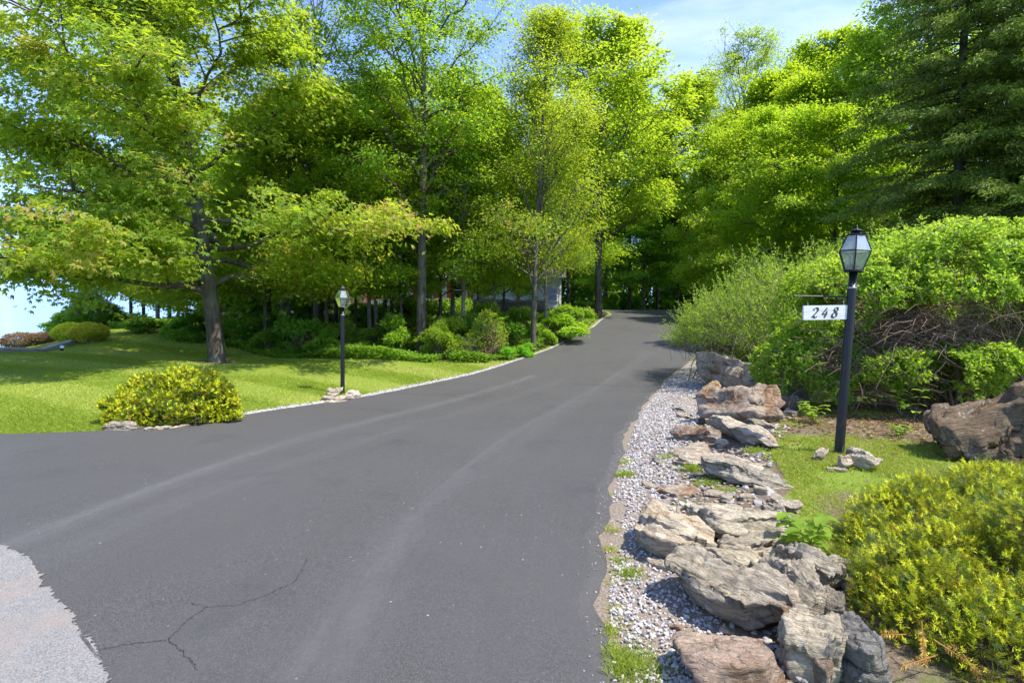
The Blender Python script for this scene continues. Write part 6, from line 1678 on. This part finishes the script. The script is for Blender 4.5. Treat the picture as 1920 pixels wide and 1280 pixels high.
# ------------------------------------------------------------------ the car far left
cx0, cy0 = -42.35, 45.0
car = empty('parked_car', (cx0, cy0, h1(cx0, cy0))); tag(car, 'pale car at the far left edge, parked on lower ground beyond the toothed edging', 'car')
prof = np.array([(-2.2, .35), (-2.25, .75), (-2.1, .98), (-1.3, 1.02), (-.75, 1.42), (.4, 1.46), (1.1, 1.02), (2.0, .86), (2.22, .62), (2.2, .33)])
def carbody(prof, ws):
    nP = len(prof); V = []
    for s, yv in enumerate((-.86, -.80, .80, .86)):
        sc_ = (.94, 1, 1, .94)[s]
        for (x_, z_) in prof:
            tap = .16 * max(0, z_ - .95) / .5
            V.append((x_ * (.985 if s in (0, 3) else 1), math.copysign(abs((-.88, -.80, .80, .88)[s]) - tap, (-1, -1, 1, 1)[s]), .9 + (z_ - .9) * sc_))
    F = []
    for s in range(3):
        for q in range(nP - 1): F.append([s * nP + q, s * nP + q + 1, (s + 1) * nP + q + 1, (s + 1) * nP + q])
    a = Acc(); a.add(V, F)
    a.add(V, [list(range(nP))]); a.add(V, [list(range(3 * nP, 4 * nP))[::-1]])
    return a
link('body', carbody(prof, 1).mesh('body'), M['car'], car)
for sgn in (-1, 1):
    yv = sgn * .80
    a = Acc(); a.add([(-.98, yv * 1.0, 1.06), (.85, yv, 1.06), (.33, yv * .93, 1.36), (-.62, yv * .93, 1.36)], [[0, 1, 2, 3]])
    V = np.array(a.V[0]); V[:, 1] += sgn * .05; a.V[0] = V
    link('side_window', a.mesh('side_window'), M['pane'], car)
    for wx_ in (-1.35, 1.35):
        a = Acc(); lathe(a, [(.0, -.1), (.30, -.1), (.33, -.06), (.33, .06), (.30, .1), (0, .1)], 24)
        w = link('wheel', a.mesh('wheel', True), M['tyre'], car); w.location = (wx_, sgn * .80, .33); w.rotation_euler = (PI / 2, 0, 0)
        a = Acc(); lathe(a, [(0, -.115), (.17, -.112), (.2, -.1), (.2, .1), (.17, .112), (0, .115)], 12)
        link('rim', a.mesh('rim'), M['rim'], w)
    a = Acc(); box(a, (.95, sgn * .98, 1.08), (.12, .2, .13)); link('mirror', a.mesh('mirror'), M['car'], car)
    a = Acc(); box(a, (2.14, sgn * .62, .74), (.12, .3, .13)); link('headlight', a.mesh('headlight'), M['lens'], car)
a = Acc(); a.add([(1.06, -.68, 1.07), (1.06, .68, 1.07), (.47, .62, 1.43), (.47, -.62, 1.43)], [[0, 1, 2, 3]]); V = np.array(a.V[0]); V[:, 0] += .03; a.V[0] = V
link('windscreen', a.mesh('windscreen'), M['pane'], car)

# ------------------------------------------------------------------ light, sky, camera
EL, SX, SY = math.radians(60), .88, -.42
hn = math.hypot(SX, SY)
S = Vector((SX / hn * math.cos(EL), SY / hn * math.cos(EL), math.sin(EL)))
L = bpy.data.lights.new('sun', 'SUN'); L.energy = 3.45; L.angle = math.radians(.53); L.color = (1.0, .95, .87)
so_ = bpy.data.objects.new('sun', L); COL.objects.link(so_); so_.rotation_euler = S.to_track_quat('Z', 'Y').to_euler()
W = bpy.data.worlds.new('World'); SC.world = W; W.use_nodes = True
t = W.node_tree; t.nodes.clear()
N_ = t.nodes.new; Lk = t.links.new
tc = N_('ShaderNodeTexCoord'); sep = N_('ShaderNodeSeparateXYZ'); Lk(tc.outputs['Generated'], sep.inputs[0])
mx = N_('ShaderNodeMath'); mx.operation = 'MAXIMUM'; mx.inputs[1].default_value = .22; Lk(sep.outputs[2], mx.inputs[0])
cb = N_('ShaderNodeCombineXYZ'); Lk(sep.outputs[0], cb.inputs[0]); Lk(sep.outputs[1], cb.inputs[1]); Lk(mx.outputs[0], cb.inputs[2])
sky = N_('ShaderNodeTexSky'); sky.sky_type = 'NISHITA'; sky.sun_disc = False; sky.sun_elevation = EL; sky.sun_rotation = math.atan2(SX, SY)
sky.altitude = 300; sky.air_density = 1.0; sky.dust_density = .3; sky.ozone_density = 5.0; sky.air_density = 1.0
Lk(cb.outputs[0], sky.inputs[0])
# thin clouds on a high flat layer
dv_ = N_('ShaderNodeVectorMath'); dv_.operation = 'DIVIDE'
c3 = N_('ShaderNodeCombineXYZ'); ad = N_('ShaderNodeMath'); ad.operation = 'ADD'; ad.inputs[1].default_value = .12; Lk(mx.outputs[0], ad.inputs[0])
for q in range(3): Lk(ad.outputs[0], c3.inputs[q])
Lk(cb.outputs[0], dv_.inputs[0]); Lk(c3.outputs[0], dv_.inputs[1])
mp = N_('ShaderNodeMapping'); mp.inputs['Scale'].default_value = (.95, 1.5, .4); mp.inputs['Location'].default_value = (.55, .1, 0); Lk(dv_.outputs[0], mp.inputs[0])
nz = N_('ShaderNodeTexNoise'); nz.inputs['Scale'].default_value = 1.25; nz.inputs['Detail'].default_value = 7; nz.inputs['Roughness'].default_value = .58; nz.inputs['Distortion'].default_value = .25; Lk(mp.outputs[0], nz.inputs[0])
cr = N_('ShaderNodeValToRGB'); cr.color_ramp.elements[0].position = .52; cr.color_ramp.elements[0].color = (0, 0, 0, 1); cr.color_ramp.elements[1].position = .78; cr.color_ramp.elements[1].color = (.6, .6, .6, 1); Lk(nz.outputs[0], cr.inputs[0])
mixc = N_('ShaderNodeMix'); mixc.data_type = 'RGBA'; Lk(cr.outputs[0], mixc.inputs[0]); Lk(sky.outputs[0], mixc.inputs[6]); mixc.inputs[7].default_value = (3.6, 4.2, 5.0, 1)
tn = N_('ShaderNodeMix'); tn.data_type = 'RGBA'; tn.blend_type = 'MULTIPLY'; tn.inputs[0].default_value = 1; Lk(mixc.outputs[2], tn.inputs[6]); tn.inputs[7].default_value = (.96, .91, 1.02, 1)
bg = N_('ShaderNodeBackground'); bg.inputs[1].default_value = .15; Lk(tn.outputs[2], bg.inputs[0])
ow = N_('ShaderNodeOutputWorld'); Lk(bg.outputs[0], ow.inputs[0])

cam = bpy.data.cameras.new('camera'); co_ = bpy.data.objects.new('camera', cam); COL.objects.link(co_)
cam.sensor_width = 36; cam.lens = FPX / 1920 * 36; cam.clip_end = 3000; cam.clip_start = .05
co_.location = (0, 0, EYE); co_.rotation_euler = (PI / 2 - math.atan((640 - HZ) / FPX), 0, 0)
SC.camera = co_
vs = SC.view_settings; vs.view_transform = 'Standard'; vs.look = 'None'; vs.exposure = 1.42; vs.gamma = 1
SC.cycles.max_bounces = 10; SC.cycles.diffuse_bounces = 6; SC.cycles.transparent_max_bounces = 12; SC.cycles.transmission_bounces = 8
try:
    SC.cycles.use_denoising = True
except Exception: pass
